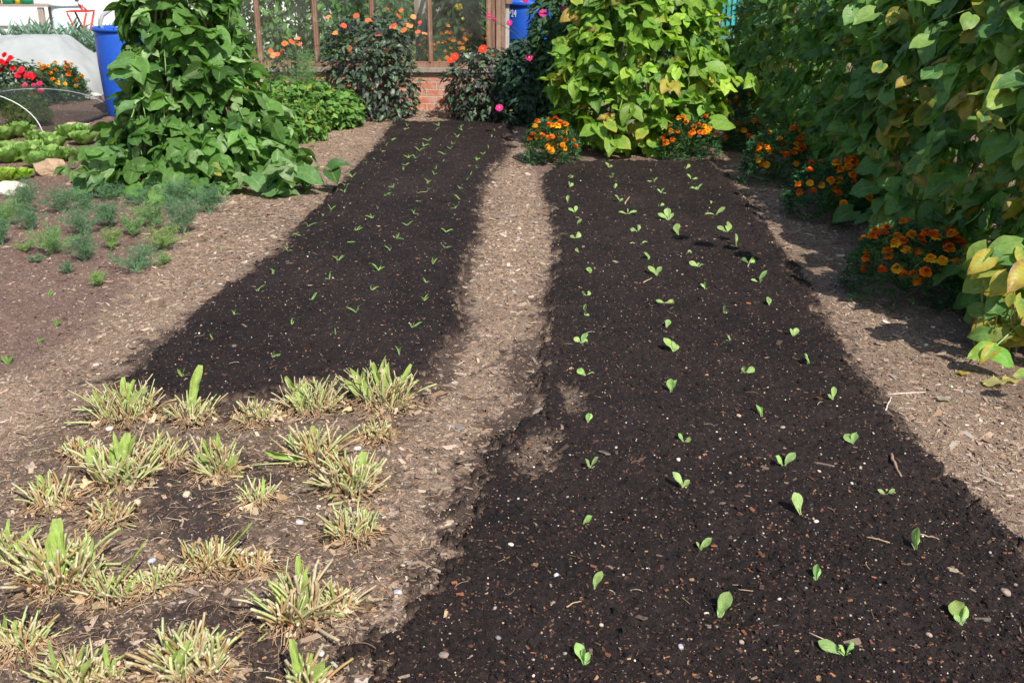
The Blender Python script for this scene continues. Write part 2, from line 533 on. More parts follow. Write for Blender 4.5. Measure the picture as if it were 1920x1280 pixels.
def gat(px, py, sink=0.004):
    p = at(px, py, 0.0)
    z = gz(p[0], p[1])
    p = at(px, py, z)
    p[2] = gz(p[0], p[1]) - sink
    return p

def ground():
    Yf = np.exp(np.linspace(math.log(1.25), math.log(14), 980))
    Y = np.concatenate([np.array([-60, -30, -12, -5, -2, -0.5, 0.5, 0.9, 1.1]), Yf, np.exp(np.linspace(math.log(14), math.log(400), 60))[1:]])
    uf = np.linspace(-0.76, 0.66, 860)
    out = np.array([0.04, 0.1, 0.2, 0.4, 0.8, 1.6, 4, 12, 40])
    u = np.concatenate([(-0.76 - out)[::-1], uf, 0.66 + out])
    S = np.maximum(Y, 1.25)
    X = u[None, :] * S[:, None]; YY = np.repeat(Y[:, None], len(u), 1)
    sh = X.shape
    x = X.ravel(); y = YY.ravel()
    z = zones(x, y)
    wet, stub, dk, dk2, soil, sR, sL = z
    h = height(x, y, z)
    # own colours of the materials of the ground
    f1 = fbm(x, y, 0.5, 3, 71)[:, None]; f2 = fbm(x, y, 0.03, 3, 72)[:, None]; f3 = fbm(x, y, 0.009, 2, 73)[:, None]
    path = np.array([0.245, 0.172, 0.122]) * (1 + 0.24 * f1 + 0.28 * f2 + 0.35 * f3)
    soilc = np.array([0.165, 0.105, 0.082]) * (1 + 0.12 * f1 + 0.3 * f2 + 0.42 * f3)
    stubc = np.array([0.135, 0.095, 0.068]) * (1 + 0.25 * f1 + 0.5 * f2 + 0.4 * f3)
    wetc = np.array([0.0185, 0.0118, 0.0102]) * (1 + 0.45 * f1 + 0.35 * fbm(x, y, 0.13, 3, 79)[:, None] + 0.35 * f2 + 0.45 * f3)
    darkc = np.array([0.040, 0.028, 0.026]) * (1 + 0.4 * f2 + 0.3 * f3)
    def mx(a, b, t): return a * (1 - t[:, None]) + b * t[:, None]
    c = mx(path, soilc, soil)
    so = np.minimum(sR, sL)
    spill = np.exp(-np.clip(so, 0, 9) / 0.07) * smooth(-0.35, 0.4, fbm(x, y, 0.06, 3, 77)) * (so > -0.05)
    c = mx(c, np.tile([0.060, 0.041, 0.033], (len(x), 1)), 0.75 * spill)
    c = mx(c, stubc, stub * 0.95)
    c = mx(c, darkc, dk * 0.9)
    c = mx(c, wetc * 1.6, dk2 * 0.85)
    c = mx(c, wetc, wet)
    far = smooth(14, 24, y)
    c = mx(c, np.tile([0.10, 0.11, 0.05], (len(c), 1)), far * 0.6)
    acc = Acc()
    nr, nc = sh
    i = np.arange(nr - 1)[:, None] * nc; j = np.arange(nc - 1)[None]
    F = np.stack([i + j, i + j + 1, i + nc + j + 1, i + nc + j], -1).reshape(-1, 4)
    lc = np.stack([wet, stub, soil], -1)
    acc.add(np.stack([x, y, h], -1), F, np.clip(c, 0.002, 1), lc)
    m, nt, b, o_ = new_mat("garden_ground")
    a = N(nt, "ShaderNodeAttribute", attribute_name="Col"); l = N(nt, "ShaderNodeAttribute", attribute_name="lc")
    sp = N(nt, "ShaderNodeSeparateXYZ"); nt.links.new(l.outputs["Vector"], sp.inputs[0])
    P = pos(nt)
    n1 = noise_(nt, 170, 5, 0.7, P); n2 = noise_(nt, 520, 3, 0.7, P)
    c = mixc(nt, 1.0, a.outputs["Color"], ramp(nt, n1, 0.3, 0.7, 0.45, 1.6), 'MULTIPLY')
    vo = N(nt, "ShaderNodeTexVoronoi"); vo.inputs["Scale"].default_value = 150; nt.links.new(P, vo.inputs["Vector"])
    sc = N(nt, "ShaderNodeSeparateColor"); nt.links.new(vo.outputs["Color"], sc.inputs[0])
    dot = math_(nt, 'LESS_THAN', vo.outputs["Distance"], 0.33)
    rare = math_(nt, 'MULTIPLY', dot, math_(nt, 'GREATER_THAN', sc.outputs[0], 0.94))
    c = mixc(nt, math_(nt, 'MULTIPLY', rare, 0.6), c, (0.12, 0.055, 0.03))
    vo2 = N(nt, "ShaderNodeTexVoronoi"); vo2.inputs["Scale"].default_value = 90; nt.links.new(P, vo2.inputs["Vector"])
    sc2 = N(nt, "ShaderNodeSeparateColor"); nt.links.new(vo2.outputs["Color"], sc2.inputs[0])
    pale = math_(nt, 'MULTIPLY', math_(nt, 'LESS_THAN', vo2.outputs["Distance"], 0.3), math_(nt, 'GREATER_THAN', sc2.outputs[1], 0.90))
    c = mixc(nt, math_(nt, 'MULTIPLY', pale, math_(nt, 'SUBTRACT', 0.8, math_(nt, 'MULTIPLY', sp.outputs[0], 0.45))), c, (0.34, 0.26, 0.19))
    nt.links.new(c, b.inputs["Base Color"])
    nt.links.new(math_(nt, 'SUBTRACT', 0.95, math_(nt, 'MULTIPLY', sp.outputs[0], 0.25)), b.inputs["Roughness"])
    b.inputs["Specular IOR Level"].default_value = 0.25
    bump(nt, b, math_(nt, 'ADD', n1, math_(nt, 'MULTIPLY', n2, 0.5)), 0.9, 0.006)
    g = obj("ground", acc, m)
    props(g, kind="structure")
ground()

# ------------------------------------------------------------------ loose ground litter
rngG = np.random.default_rng(7)

def scatter(n, ymin=1.55, ymax=11.8, power=1.6):
    """random ground points, thinning with distance as Y**-power per square metre"""
    r = rngG
    # density Y^-power * width Y  -> pdf of Y ~ Y^(1-power)
    k = 2 - power
    U = r.random(n)
    Y = (ymin ** k + U * (ymax ** k - ymin ** k)) ** (1 / k)
    X = (r.random(n) * 1.40 - 0.75) * Y
    return X, Y

def chip_template(seed):
    r = np.random.default_rng(seed)
    V = []
    for z in (0, 1):
        for (x, y) in ((-1, -1), (1, -1), (1, 1), (-1, 1)):
            V.append([x * (0.5 + r.uniform(-.16, .12)), y * (0.5 + r.uniform(-.14, .1)), z * (1 + r.uniform(-.4, .3))])
    V = np.array(V)
    F = np.array([[4, 5, 6, 7], [0, 1, 5, 4], [1, 2, 6, 5], [2, 3, 7, 6], [3, 0, 4, 7]])
    return V, F

def sphere_t(nr=6, ns=9):
    V = [[0, 0, 1.0]]
    for i in range(1, nr):
        for j in range(ns):
            th = PI * i / nr; ph = 2 * PI * j / ns
            V.append([math.sin(th) * math.cos(ph), math.sin(th) * math.sin(ph), math.cos(th)])
    V.append([0, 0, -1.0]); V = np.array(V)
    F = []
    for j in range(ns):
        F.append([0, 1 + j, 1 + (j + 1) % ns, 1 + (j + 1) % ns])
        b = 1 + (nr - 2) * ns
        F.append([len(V) - 1, b + (j + 1) % ns, b + j, b + j])
    F3 = [f[:3] for f in F]
    F4 = []
    for i in range(nr - 2):
        for j in range(ns):
            a = 1 + i * ns; F4.append([a + j, a + ns + j, a + ns + (j + 1) % ns, a + (j + 1) % ns])
    # keep one arity: split quads
    F4 = [t for q in F4 for t in ([q[0], q[1], q[2]], [q[0], q[2], q[3]])]
    return V, np.array(F3 + F4)
def octa(seed):
    r = np.random.default_rng(seed)
    V, F = sphere_t(4, 6)
    V = V * (1 + r.normal(0, .2, (len(V), 1))) + r.normal(0, .1, V.shape)
    return V, F
def octa_old(seed):
    r = np.random.default_rng(seed)
    V = np.array([[1, 0, 0], [0, 1, 0], [-1, 0, 0], [0, -1, 0], [0, 0, 1], [0, 0, -1]], float)
    V *= r.uniform(.65, 1.25, (6, 1)); V[:, :2] += r.uniform(-.25, .25, (6, 2))
    F = np.array([[0, 1, 4], [1, 2, 4], [2, 3, 4], [3, 0, 4], [1, 0, 5], [2, 1, 5], [3, 2, 5], [0, 3, 5]])
    return V, F

def rand_tilt(r, n, amt):
    a = r.random(n) * 2 * PI
    nvec = np.stack([r.normal(0, amt, n), r.normal(0, amt, n), np.ones(n)], -1)
    d = np.stack([np.cos(a), np.sin(a), np.zeros(n)], -1)
    return frames(nvec, d)

def pal(r, n, cols, p, jit=0.2):
    cols = np.array(cols, float); idx = r.choice(len(cols), n, p=np.array(p) / sum(p))
    return np.clip(cols[idx] * (1 + r.normal(0, jit, (n, 1))) * (1 + r.normal(0, 0.018, (n, 3))), 0.003, 1)

def litter():
    r = rngG
    # wood chips and bark of the paths
    X, Y = scatter(330000, power=1.6)
    z = zones(X, Y)
    wet, stub, dk, dk2, soil = z[:5]
    dens = (1 - 0.988 * wet) * (1 - 0.60 * soil) * (1 - 0.62 * stub) * (1 - 0.85 * dk) * (1 - 0.75 * dk2)
    keep = r.random(len(X)) < dens
    X, Y, soil, stub = X[keep], Y[keep], soil[keep], stub[keep]
    H = height(X, Y)
    n = len(X); big = r.random(n) < 0.008
    L = np.clip(np.exp(r.normal(-4.72, 0.55, n)), 0.003, 0.045) * (1 - 0.35 * soil)
    far = np.clip(Y / 4.0, 1, 1.6)
    L = L * far; L = np.where(big, r.uniform(.025, .065, n), L)
    W = L * (0.12 + 0.45 * r.random(n) ** 1.6); T = np.minimum(0.0035, L * r.uniform(0.07, 0.18, n))
    tone = (1 + 0.22 * fbm(X, Y, 0.5, 3, 71) + 0.12 * fbm(X, Y, .12, 2, 78))[:, None]
    so = np.minimum(z[5][keep], z[6][keep]); tone = tone * (1 - 0.45 * np.exp(-np.clip(so, 0, 9) / 0.07))[:, None] * 0.95
    col = tone * pal(r, n, [(0.36, 0.26, 0.18), (0.26, 0.18, 0.13), (0.46, 0.36, 0.27), (0.15, 0.10, 0.07), (0.31, 0.26, 0.22), (0.32, 0.19, 0.11), (0.62, 0.55, 0.46)],
              [32, 30, 13, 18, 8, 4, 0.8], 0.14)
    R = rand_tilt(r, n, 0.22)
    acc = Acc()
    which = r.integers(0, 4, n)
    for k in range(4):
        T0, F0 = chip_template(k); q = which == k
        acc.addmany(T0, F0, R[q], np.stack([W, L, T], -1)[q], np.stack([X, Y, H + 0.0005], -1)[q], col[q])
    props(obj("wood_chips", acc, M_CHIP, smooth_=False), kind="stuff")
    # crumbs of damp compost
    X, Y = scatter(170000, power=1.9)
    z = zones(X, Y)
    wet, stub, dk, dk2, soil, sR, sL = z
    edge = np.exp(-((np.minimum(sR, sL) + 0.03) / 0.06) ** 2)
    dens = np.clip(wet * 0.8 + 0.6 * dk + 0.5 * dk2 + 0.30 * stub * (1 - wet) + edge * 0.3 + 0.22 * soil, 0, 1)
    keep = r.random(len(X)) < dens
    X, Y, wet, edge, stub = X[keep], Y[keep], wet[keep], edge[keep], stub[keep]
    n = len(X); H = height(X, Y)
    S = np.clip(np.exp(r.normal(-6.25, 0.55, n)), 0.001, 0.0085) * (1 + 0.9 * edge * (r.random(n) < 0.15) + 0.4 * (r.random(n) < .03)); S = np.minimum(S, .011)
    base = np.where(wet[:, None] > 0.4, np.array([[0.0175, 0.0112, 0.0100]]), np.array([[0.075, 0.052, 0.042]]))
    col = base * (1 + np.clip(r.normal(0, 0.35, (n, 1)), -.7, 1.5)) * (1 + r.normal(0, .06, (n, 3)))
    R = rand_tilt(r, n, 0.6)
    acc = Acc(); which = r.integers(0, 4, n)
    for k in range(4):
        T0, F0 = octa(k + 20); q = which == k
        acc.addmany(T0, F0, R[q], np.stack([S, S, S * 0.75], -1)[q], np.stack([X, Y, H + S * 0.25], -1)[q], np.clip(col, 0.003, 1)[q])
    props(obj("soil_crumbs", acc, M_CRUMB, smooth_=False), kind="stuff")
    # orange bark specks and pale grit lying in the compost
    X, Y = scatter(42000, power=1.7)
    z = zones(X, Y)
    wet, stub, dk, dk2, soil = z[:5]
    keep = r.random(len(X)) < np.clip(wet * 0.9 + dk * 0.6 + 0.35 * soil + 0.2, 0, 1)
    X, Y, soil = X[keep], Y[keep], soil[keep]
    n = len(X); H = height(X, Y)
    L = np.clip(np.exp(r.normal(-5.45, 0.5, n)), 0.0018, 0.02)
    col = pal(r, n, [(0.12, 0.052, 0.032), (0.25, 0.10, 0.045), (0.30, 0.17, 0.09), (0.065, 0.038, 0.030), (0.34, 0.24, 0.14)], [36, 13, 6, 48, 4], 0.2)
    R = rand_tilt(r, n, 0.3)
    acc = Acc(); T0, F0 = chip_template(9)
    acc.addmany(T0, F0, R, np.stack([L * r.uniform(.25, .7, n), L, L * 0.2], -1), np.stack([X, Y, H + 0.0012], -1), col)
    props(obj("bark_specks", acc, M_CHIP, smooth_=False), kind="stuff")
    X, Y = scatter(8500, power=1.6)
    n = len(X); H = height(X, Y)
    S = np.clip(np.exp(r.normal(-6.3, 0.45, n)), 0.0008, 0.0075)
    col = pal(r, n, [(0.68, 0.63, 0.55), (0.42, 0.33, 0.24), (0.32, 0.28, 0.26), (0.36, 0.22, 0.14), (0.20, 0.18, 0.18)], [12, 30, 22, 20, 16], 0.12)
    R = rand_tilt(r, n, 0.4)
    acc = Acc()
    T0, F0 = sphere_t(5, 7)
    acc.addmany(T0, F0, R, np.stack([S, S * r.uniform(.9, 1.5, n), S * r.uniform(.5, .9, n)], -1), np.stack([X, Y, H + S * 0.35], -1), col)
    props(obj("grit", acc, M_STONE), kind="stuff")
    # straw, fibre and root threads, thickest among the cut plants
    X, Y = scatter(15000, 1.7, 9.5, 1.7)
    z = zones(X, Y); wet, stub = z[0], z[1]
    keep = r.random(len(X)) < np.clip(0.015 + 0.85 * stub * (1 - wet) + 0.07 * (1 - wet), 0, 1)
    X, Y, stub = X[keep], Y[keep], stub[keep]
    acc = Acc()
    H = height(X, Y)
    for x, y, h, s in zip(X, Y, H, stub):
        a = r.random() * 6.28; L = r.uniform(0.015, 0.06) * (1 + 0.8 * s); bend = r.normal(0, 1.2)
        ts = np.linspace(0, 1, 6)
        ang = a + bend * ts
        st = np.stack([np.cos(ang), np.sin(ang)], -1) * L / 6
        p = np.cumsum(st, 0)
        pts = np.stack([x + p[:, 0], y + p[:, 1], h + 0.003 + 0.006 * r.random() * np.sin(ts * PI)], -1)
        c = np.array([(0.46, 0.33, 0.20), (0.36, 0.24, 0.14), (0.56, 0.45, 0.30), (0.24, 0.15, 0.10)][r.integers(0, 4)]) * r.uniform(.8, 1.1)
        acc.tube(pts, r.uniform(0.0005, 0.0014), c, 3, cap=False)
    props(obj("straw_fibres", acc, M_DRY), kind="stuff")

litter()

# ------------------------------------------------------------------ leaves
def leaf_template(w=0.44, rows=8, cols=3, base_lobe=0.12, fold=0.25, droop=0.25, ruffle=0.03, tip=1.0, seed=0, prof=None):
    """unit-length leaf along +Y, width w each side; returns V, F, lc(s,t)"""
    r = np.random.default_rng(seed)
    ph = r.random(4) * 6.28
    V = []; L = []
    S = np.linspace(-1, 1, 2 * cols - 1 if cols > 2 else cols + 1)
    for i in range(rows):
        t = i / (rows - 1)
        if prof is None:
            wd = (0.35 + 2.6 * t) if t < 0.22 else None
            wd = w * (math.sin(PI * min(1, (t * 0.82 + 0.18)) ** 1.0) ** 0.8 if t < 1 else 0.0)
            wd = max(wd, 0.006) * (1 - 0.35 * t ** 3 * tip)
            if t == 0: wd = w * 0.50
        else:
            wd = w * float(np.interp(t, prof[0], prof[1]))
        for s in S:
            x = s * wd
            y = t - base_lobe * abs(s) ** 1.3 * (1 - t) ** 3 * 1.5
            z = fold * abs(x) - droop * t * t + ruffle * math.sin(9 * t + 3 * s + ph[0]) * abs(s) + ruffle * 0.7 * math.sin(14 * t + ph[1]) * abs(s)
            z -= 0.25 * fold * (abs(x) / max(w, .01)) ** 2 * w
            V.append([x, y, z]); L.append([s, t])
    V = np.array(V); L = np.array(L); nc = len(S)
    F = [[i * nc + j, i * nc + j + 1, (i + 1) * nc + j + 1, (i + 1) * nc + j] for i in range(rows - 1) for j in range(nc - 1)]
    return V, np.array(F), L

BEAN_T = [leaf_template(0.43, 8, 3, 0.14, f, d, u, seed=k) for k, (f, d, u) in enumerate(
    [(0.25, 0.12, 0.02), (0.5, 0.3, 0.03), (0.1, 0.25, 0.04), (-0.2, 0.2, 0.03), (0.8, 0.35, 0.03), (0.35, -0.1, 0.035)])]
OVAL_T = [leaf_template(0.26, 7, 3, 0.02, f, d, u, seed=k + 10) for k, (f, d, u) in enumerate([(0.3, 0.2, 0.02), (0.6, 0.35, 0.02), (0.1, 0.1, 0.03), (-.2, .3, .02)])]
BLUNT_T = leaf_template(0.26, 10, 3, 0, .5, .06, .05, seed=77, prof=([0, .15, .5, .85, 1], [.3, .75, 1, .95, .55]))
SPOON_P = ([0, .2, .4, .6, .8, .93, 1], [.16, .3, .66, 1, .92, .55, .08])
SEED_T = [leaf_template(0.25, 10, 3, 0, f, d, u, seed=k + 30, prof=SPOON_P) for k, (f, d, u) in enumerate([(0.4, 0.1, 0.012), (0.7, -0.15, 0.015), (0.2, 0.3, 0.02), (0.5, 0.25, 0.02)])]
STRAP_P = ([0, .15, .5, .8, 1], [.5, .8, 1, .8, .1])
STRAP_T = [leaf_template(0.09, 9, 3, 0, f, d, u, seed=k + 40, prof=STRAP_P) for k, (f, d, u) in enumerate([(0.8, 0.1, 0.01), (0.8, 0.35, 0.01), (0.5, 0.6, 0.01)])]

def put_leaves(acc, TT, r, P, D, Nn, S, col, yel, wid=None):
    which = r.integers(0, len(TT), len(P))
    R = frames(Nn, D)
    S3 = np.repeat(np.asarray(S)[:, None], 3, 1)
    if wid is not None: S3[:, 0] *= wid
    for k, (T0, F0, L0) in enumerate(TT):
        q = which == k
        if q.any(): acc.addmany(T0, F0, R[q], S3[q], P[q], col[q], L0, yel[q])

def bean_foliage(acc, r, P, O, size, cols, probs, yp=0.03, jit=0.16, out=0.55, up=0.75, droop=0.6, petacc=None):
    """trifoliate bean leaves hung at points P with outward directions O"""
    n = len(P)
    Z = np.array([0, 0, 1.0])
    rn = r.normal(0, 0.42, (n, 3))
    nv = nrm(O * out + Z * up + rn)
    dv = nrm(-Z * droop + O * 0.55 + r.normal(0, 0.45, (n, 3)))
    dv = nrm(dv - (dv * nv).sum(1, keepdims=True) * nv)
    sv = np.cross(dv, nv)
    sz = size * (0.42 + 0.85 * r.random(n) ** 1.1)
    col = pal(r, n, cols, probs, jit)
    yel = np.where(r.random(n) < yp, r.uniform(0.25, 0.95, n), r.uniform(-0.3, 0.02, n))
    for th, sc in ((0, 1.0), (1.35, 0.92), (-1.35, 0.92)):
        t = th + r.normal(0, 0.22, n)
        d = dv * np.cos(t)[:, None] + sv * np.sin(t)[:, None]
        nn = nrm(nv + r.normal(0, 0.2, (n, 3)) + sv * (0.25 * np.sign(th)))
        off = (0.16 if th == 0 else 0.03)
        d2 = nrm(d - Z * 0.25)
        keep = r.random(n) > (0.04 if th == 0 else 0.1)
        put_leaves(acc, BEAN_T, r, (P + d * (sz * off)[:, None])[keep], d2[keep], nn[keep], (sz * sc)[keep],
                   np.clip(col[keep] * (1 + r.normal(0, .06, (keep.sum(), 1))), 0.005, 1), yel[keep])
    if petacc is not None:
        for i in np.nonzero(r.random(n) < 0.5)[0]:
            a = P[i]; b = P[i] - O[i] * sz[i] * 0.9 + np.array([0, 0, -0.2 * sz[i]])
            petacc.tube([b, (a + b) / 2 + [0, 0, .01], a], [0.003, 0.0022, 0.0016], (0.17, 0.26, 0.07), 3, cap=False)

DEEP = [(0.095, 0.21, 0.042), (0.13, 0.27, 0.06), (0.062, 0.155, 0.038), (0.27, 0.40, 0.17)]
LIME = [(0.23, 0.39, 0.045), (0.17, 0.32, 0.045), (0.32, 0.46, 0.06), (0.10, 0.22, 0.04)]
HEDGEC = [(0.125, 0.26, 0.060), (0.17, 0.33, 0.07), (0.085, 0.19, 0.055), (0.28, 0.38, 0.085)]

def wander(r, a, b, amp, n=14):
    t = np.linspace(0, 1, n)[:, None]
    p = np.array(a) * (1 - t) + np.array(b) * t
    w = np.cumsum(r.normal(0, amp, (n, 3)), 0); w -= t * w[-1]
    return p + w

def twine(r, base, top, rad_=0.018, turns=7, n=70):
    t = np.linspace(0, 1, n)
    p = np.array(base)[None] * (1 - t[:, None]) + np.array(top)[None] * t[:, None]
    a = t * turns * 2 * PI + r.random() * 6
    p = p + np.stack([np.cos(a) * rad_, np.sin(a) * rad_, 0 * a], -1) + r.normal(0, .004, (n, 3))
    return p

def pod_flowers(acc, r, P, col=(0.85, 0.84, 0.8)):
    T0, F0 = sphere_t(4, 6)
    n = len(P)
    acc.addmany(T0, F0, rand_tilt(r, n, .5), np.stack([np.full(n, .006), np.full(n, .009), np.full(n, .007)], -1), P, np.tile(col, (n, 1)))

def pods(root, r, P, O, n, TEND, col=(0.20, 0.33, 0.08)):
    for i in r.integers(0, len(P), min(n, 40)):
        a = Acc()
        p = P[i] + O[i] * .03; L = r.uniform(.09, .18); b = r.normal(0, .02, 3)
        t = np.linspace(0, 1, 7)[:, None]
        a.tube(p + np.array([0, 0, -1.]) * L * t + b * (t * t) * 2, [.001, .003, .0045, .005, .0045, .003, .0008], np.array(col) * r.uniform(.7, 1.3), 6, cap=False)
        obj("pod", a, M_STEM, root)
    a = TEND
    for k in range(n):
        i = r.integers(0, len(P)); p = P[i].copy(); m = 12
        d = nrm(O[i] * .5 + np.array([0, 0, .5]) + r.normal(0, .4, 3)); pts = [p]
        for q in range(m):
            d = nrm(d + r.normal(0, .3, 3) - np.array([0, 0, .10])); pts.append(pts[-1] + d * .02)
        a.tube(np.array(pts), np.linspace(.0024, .001, m + 1), (0.26, 0.38, 0.12), 4, cap=False)

def wigwam(seed, loc, prof, label, group, npts, size, cols, probs, yp, sprawl=(), polecol=(0.33, 0.27, 0.20), podn=0, height_=2.1, extra=None, ysc=0.85):
    r = np.random.default_rng(seed)
    cx, cy = loc; z0 = gz(cx, cy)
    root = thing("bean_wigwam", label, "climbing beans", (cx, cy, z0), group)
    zz = np.array([p[0] for p in prof]); rr = np.array([p[1] for p in prof])
    # area weighted sampling of height
    z = r.random(npts * 3) * height_
    rad_ = np.interp(z, zz, rr)
    keep = r.random(len(z)) < rad_ / rr.max(); z = z[keep][:npts]; rad_ = rad_[keep][:npts]
    n = len(z)
    ph = r.random(n) * 2 * PI; stray = r.random(n) < .05
    # most leaves on the surface, a share filling the inside
    depth = np.where(r.random(n) < 0.72, r.uniform(0.86, 1.08, n), r.uniform(0.4, 0.9, n))
    depth = np.where(stray, r.uniform(1.1, 1.32, n), depth)
    bulge = 1 + 0.30 * fbm(ph * 1.4 + 3, z * 2.2, 0.8, 3, seed)
    R = rad_ * depth * bulge
    P = np.stack([cx + R * np.cos(ph), cy + R * np.sin(ph) * ysc, z0 + 0.05 + z], -1)
    O = np.stack([np.cos(ph), np.sin(ph), 0.15 + 0 * ph], -1)
    for (px, py, Y, w, h, k) in sprawl:
        c = at_y(px, py, Y); s = 1 / ppm(c)
        q = np.stack([c[0] + r.normal(0, w * s * 0.5, k), c[1] + r.normal(0, 0.12, k), np.abs(c[2] + r.normal(0, h * s * 0.5, k)) + 0.02], -1)
        P = np.concatenate([P, q]); o = nrm(np.stack([r.normal(0, .5, k), r.normal(-.6, .3, k), np.full(k, .4)], -1)); O = np.concatenate([O, o])
    acc = Acc(); pet = Acc()
    bean_foliage(acc, r, P, O, size, cols, probs, yp, petacc=pet)
    if extra: extra(acc, r)
    obj("foliage", acc, M_LEAF, root)
    va = Acc()
    npole = 9
    for k in range(npole):
        a = 2 * PI * (k + 0.5) / npole
        rb = np.interp(0.1, zz, rr) * 0.62; rt = np.interp(height_, zz, rr) * 0.35
        b = np.array([cx + rb * math.cos(a), cy + rb * math.sin(a) * ysc, z0 - 0.05]); t = np.array([cx - rt * math.cos(a) * 0.2, cy - rt * .2 * math.sin(a), z0 + height_ + 0.1])
        pa = Acc(); pp = wander(r, b, t, 0.004, 10)
        pa.tube(pp, np.linspace(0.013, 0.008, 10), np.array(polecol) * r.uniform(.7, 1.2), 6)
        obj("pole", pa, M_POLE, root)
        for q in range(2):
            va.tube(twine(r, b + [r.normal(0, .03), r.normal(0, .03), .04], t, r.uniform(.012, .03), r.uniform(4, 8)), 0.0035, (0.16, 0.22, 0.07), 4, cap=False)
    for k in range(26):
        i, j = r.integers(0, n, 2)
        if abs(P[i][2] - P[j][2]) < 0.5 and np.linalg.norm(P[i] - P[j]) < 0.9:
            va.tube(wander(r, P[i], P[j], 0.02, 12), 0.0028, (0.20, 0.30, 0.09), 4, cap=False)
    pods(root, r, P, O, 36, va)
    for key, lst in pet.F.items():
        va.F.setdefault(key, []).extend([f + va.n for f in lst]); va.M.setdefault(key, []).extend(pet.M[key])
    va.V += pet.V; va.C += pet.C; va.L += pet.L; va.n += pet.n
    obj("vine_stems", va, M_STEM, root)
    if podn:
        fa = Acc(); i = r.integers(0, n, podn)
        pod_flowers(fa, r, P[i] + O[i] * 0.04)
        obj("blossom", fa, M_PETAL, root)
    return root

def big_leaf(acc, px, py, Y, dpx, dpy, col, yel, width=1.0, face=0.6, T=0, seed=0):
    """one leaf from base pixel towards tip offset (photo pixels) at distance Y"""
    b = at_y(px, py, Y); s = 1 / ppm(b)
    v = (RIGHT * dpx - UP * dpy) * s
    L = float(np.linalg.norm(v))
    n = -RM[:, 2] * -face + np.array([0, 0, 1.0]) * 0.8
    T0, F0, L0 = BEAN_T[T % len(BEAN_T)]
    R = frames(n[None], v[None])
    rr = np.random.default_rng(int(px * 7 + py)); T0 = T0.copy(); T0[:, 2] += .10 * fbm(T0[:, 0] * 2 + px, T0[:, 1] * 2, .8, 3, int(py)) ; T0[:, :2] += rr.normal(0, .012, (len(T0), 2))
    acc.addmany(T0, F0, R, np.array([[L * width, L, L]]), b[None], np.array([col]), L0, np.array([yel]))

# --- the bean wigwam left of the left bed
def _ext_left(acc, r):
    for (x, y, Y, dx, dy, yl) in ((500, 345, 7.0, 60, 20, -.2), (560, 320, 7.0, 45, 28, -.2), (470, 330, 7.0, 28, 40, -.2), (530, 352, 6.9, -40, 15, -.2),
                                  (180, 330, 6.9, -25, 60, -.1), (215, 290, 7.0, -50, 20, -.2), (400, 310, 6.9, 14, 8, 0.5), (405, 322, 6.9, 10, 10, 0.6),
                                  (245, 140, 7.1, -32, 26, -.2), (240, 118, 7.1, -36, 18, -.2), (250, 200, 7.1, -30, 24, -.2)):
        big_leaf(acc, x, y, Y, dx, dy, (0.12, 0.25, 0.08), yl, 0.9, 0.6, int(x) % 6)
wigwam(11, (-2.78, 7.65), [(0, .70), (.15, .76), (.35, .64), (.55, .51), (.95, .41), (1.3, .34), (1.8, .30), (2.2, .14)],
       "tall wigwam of dark green climbing beans in front of the blue barrel", "bean wigwams beside the beds", 1150, 0.13, DEEP, [34, 30, 18, 15], 0.003,
       sprawl=((540, 330, 7.1, 70, 28, 26), (200, 320, 7.0, 60, 40, 30), (470, 290, 7.6, 60, 50, 40), (330, 350, 6.95, 110, 12, 24)), podn=26, extra=_ext_left)
# --- lime green wigwam at the head of the right bed
def _ext_mid(acc, r):
    for (x, y, Y, dx, dy, yl) in ((1150, 262, 8.45, -8, 34, .25), (1152, 262, 8.45, 28, 26, .35), (1118, 238, 8.5, -30, 20, -.1), (1120, 238, 8.5, 12, 30, .0),
                                  (1255, 155, 8.3, -14, 28, .75), (1258, 158, 8.3, 12, 24, .7), (1085, 8, 8.3, -10, -24, .55), (1208, 245, 8.4, -14, 22, .5),
                                  (1060, 100, 8.3, -25, -20, -.1), (1140, 230, 8.45, 12, 26, .45), (1335, 225, 8.5, 45, 12, -.2), (1330, 130, 8.5, 40, 10, -.2)):
        big_leaf(acc, x, y, Y, dx, dy, (0.20, 0.36, 0.05), yl, 1.05, 0.7, int(x) % 6)
wigwam(23, (0.74, 9.1), [(0, .50), (.12, .58), (.35, .66), (.6, .68), (.9, .61), (1.2, .52), (1.7, .4), (2.2, .25)],
       "lime green bean wigwam with some yellow leaves at the head of the right bed", "bean wigwams beside the beds", 1350, 0.120, LIME, [34, 30, 20, 16], 0.035,
       sprawl=((1345, 170, 8.9, 25, 60, 16),), polecol=(0.42, 0.36, 0.28), height_=2.1, extra=_ext_mid)

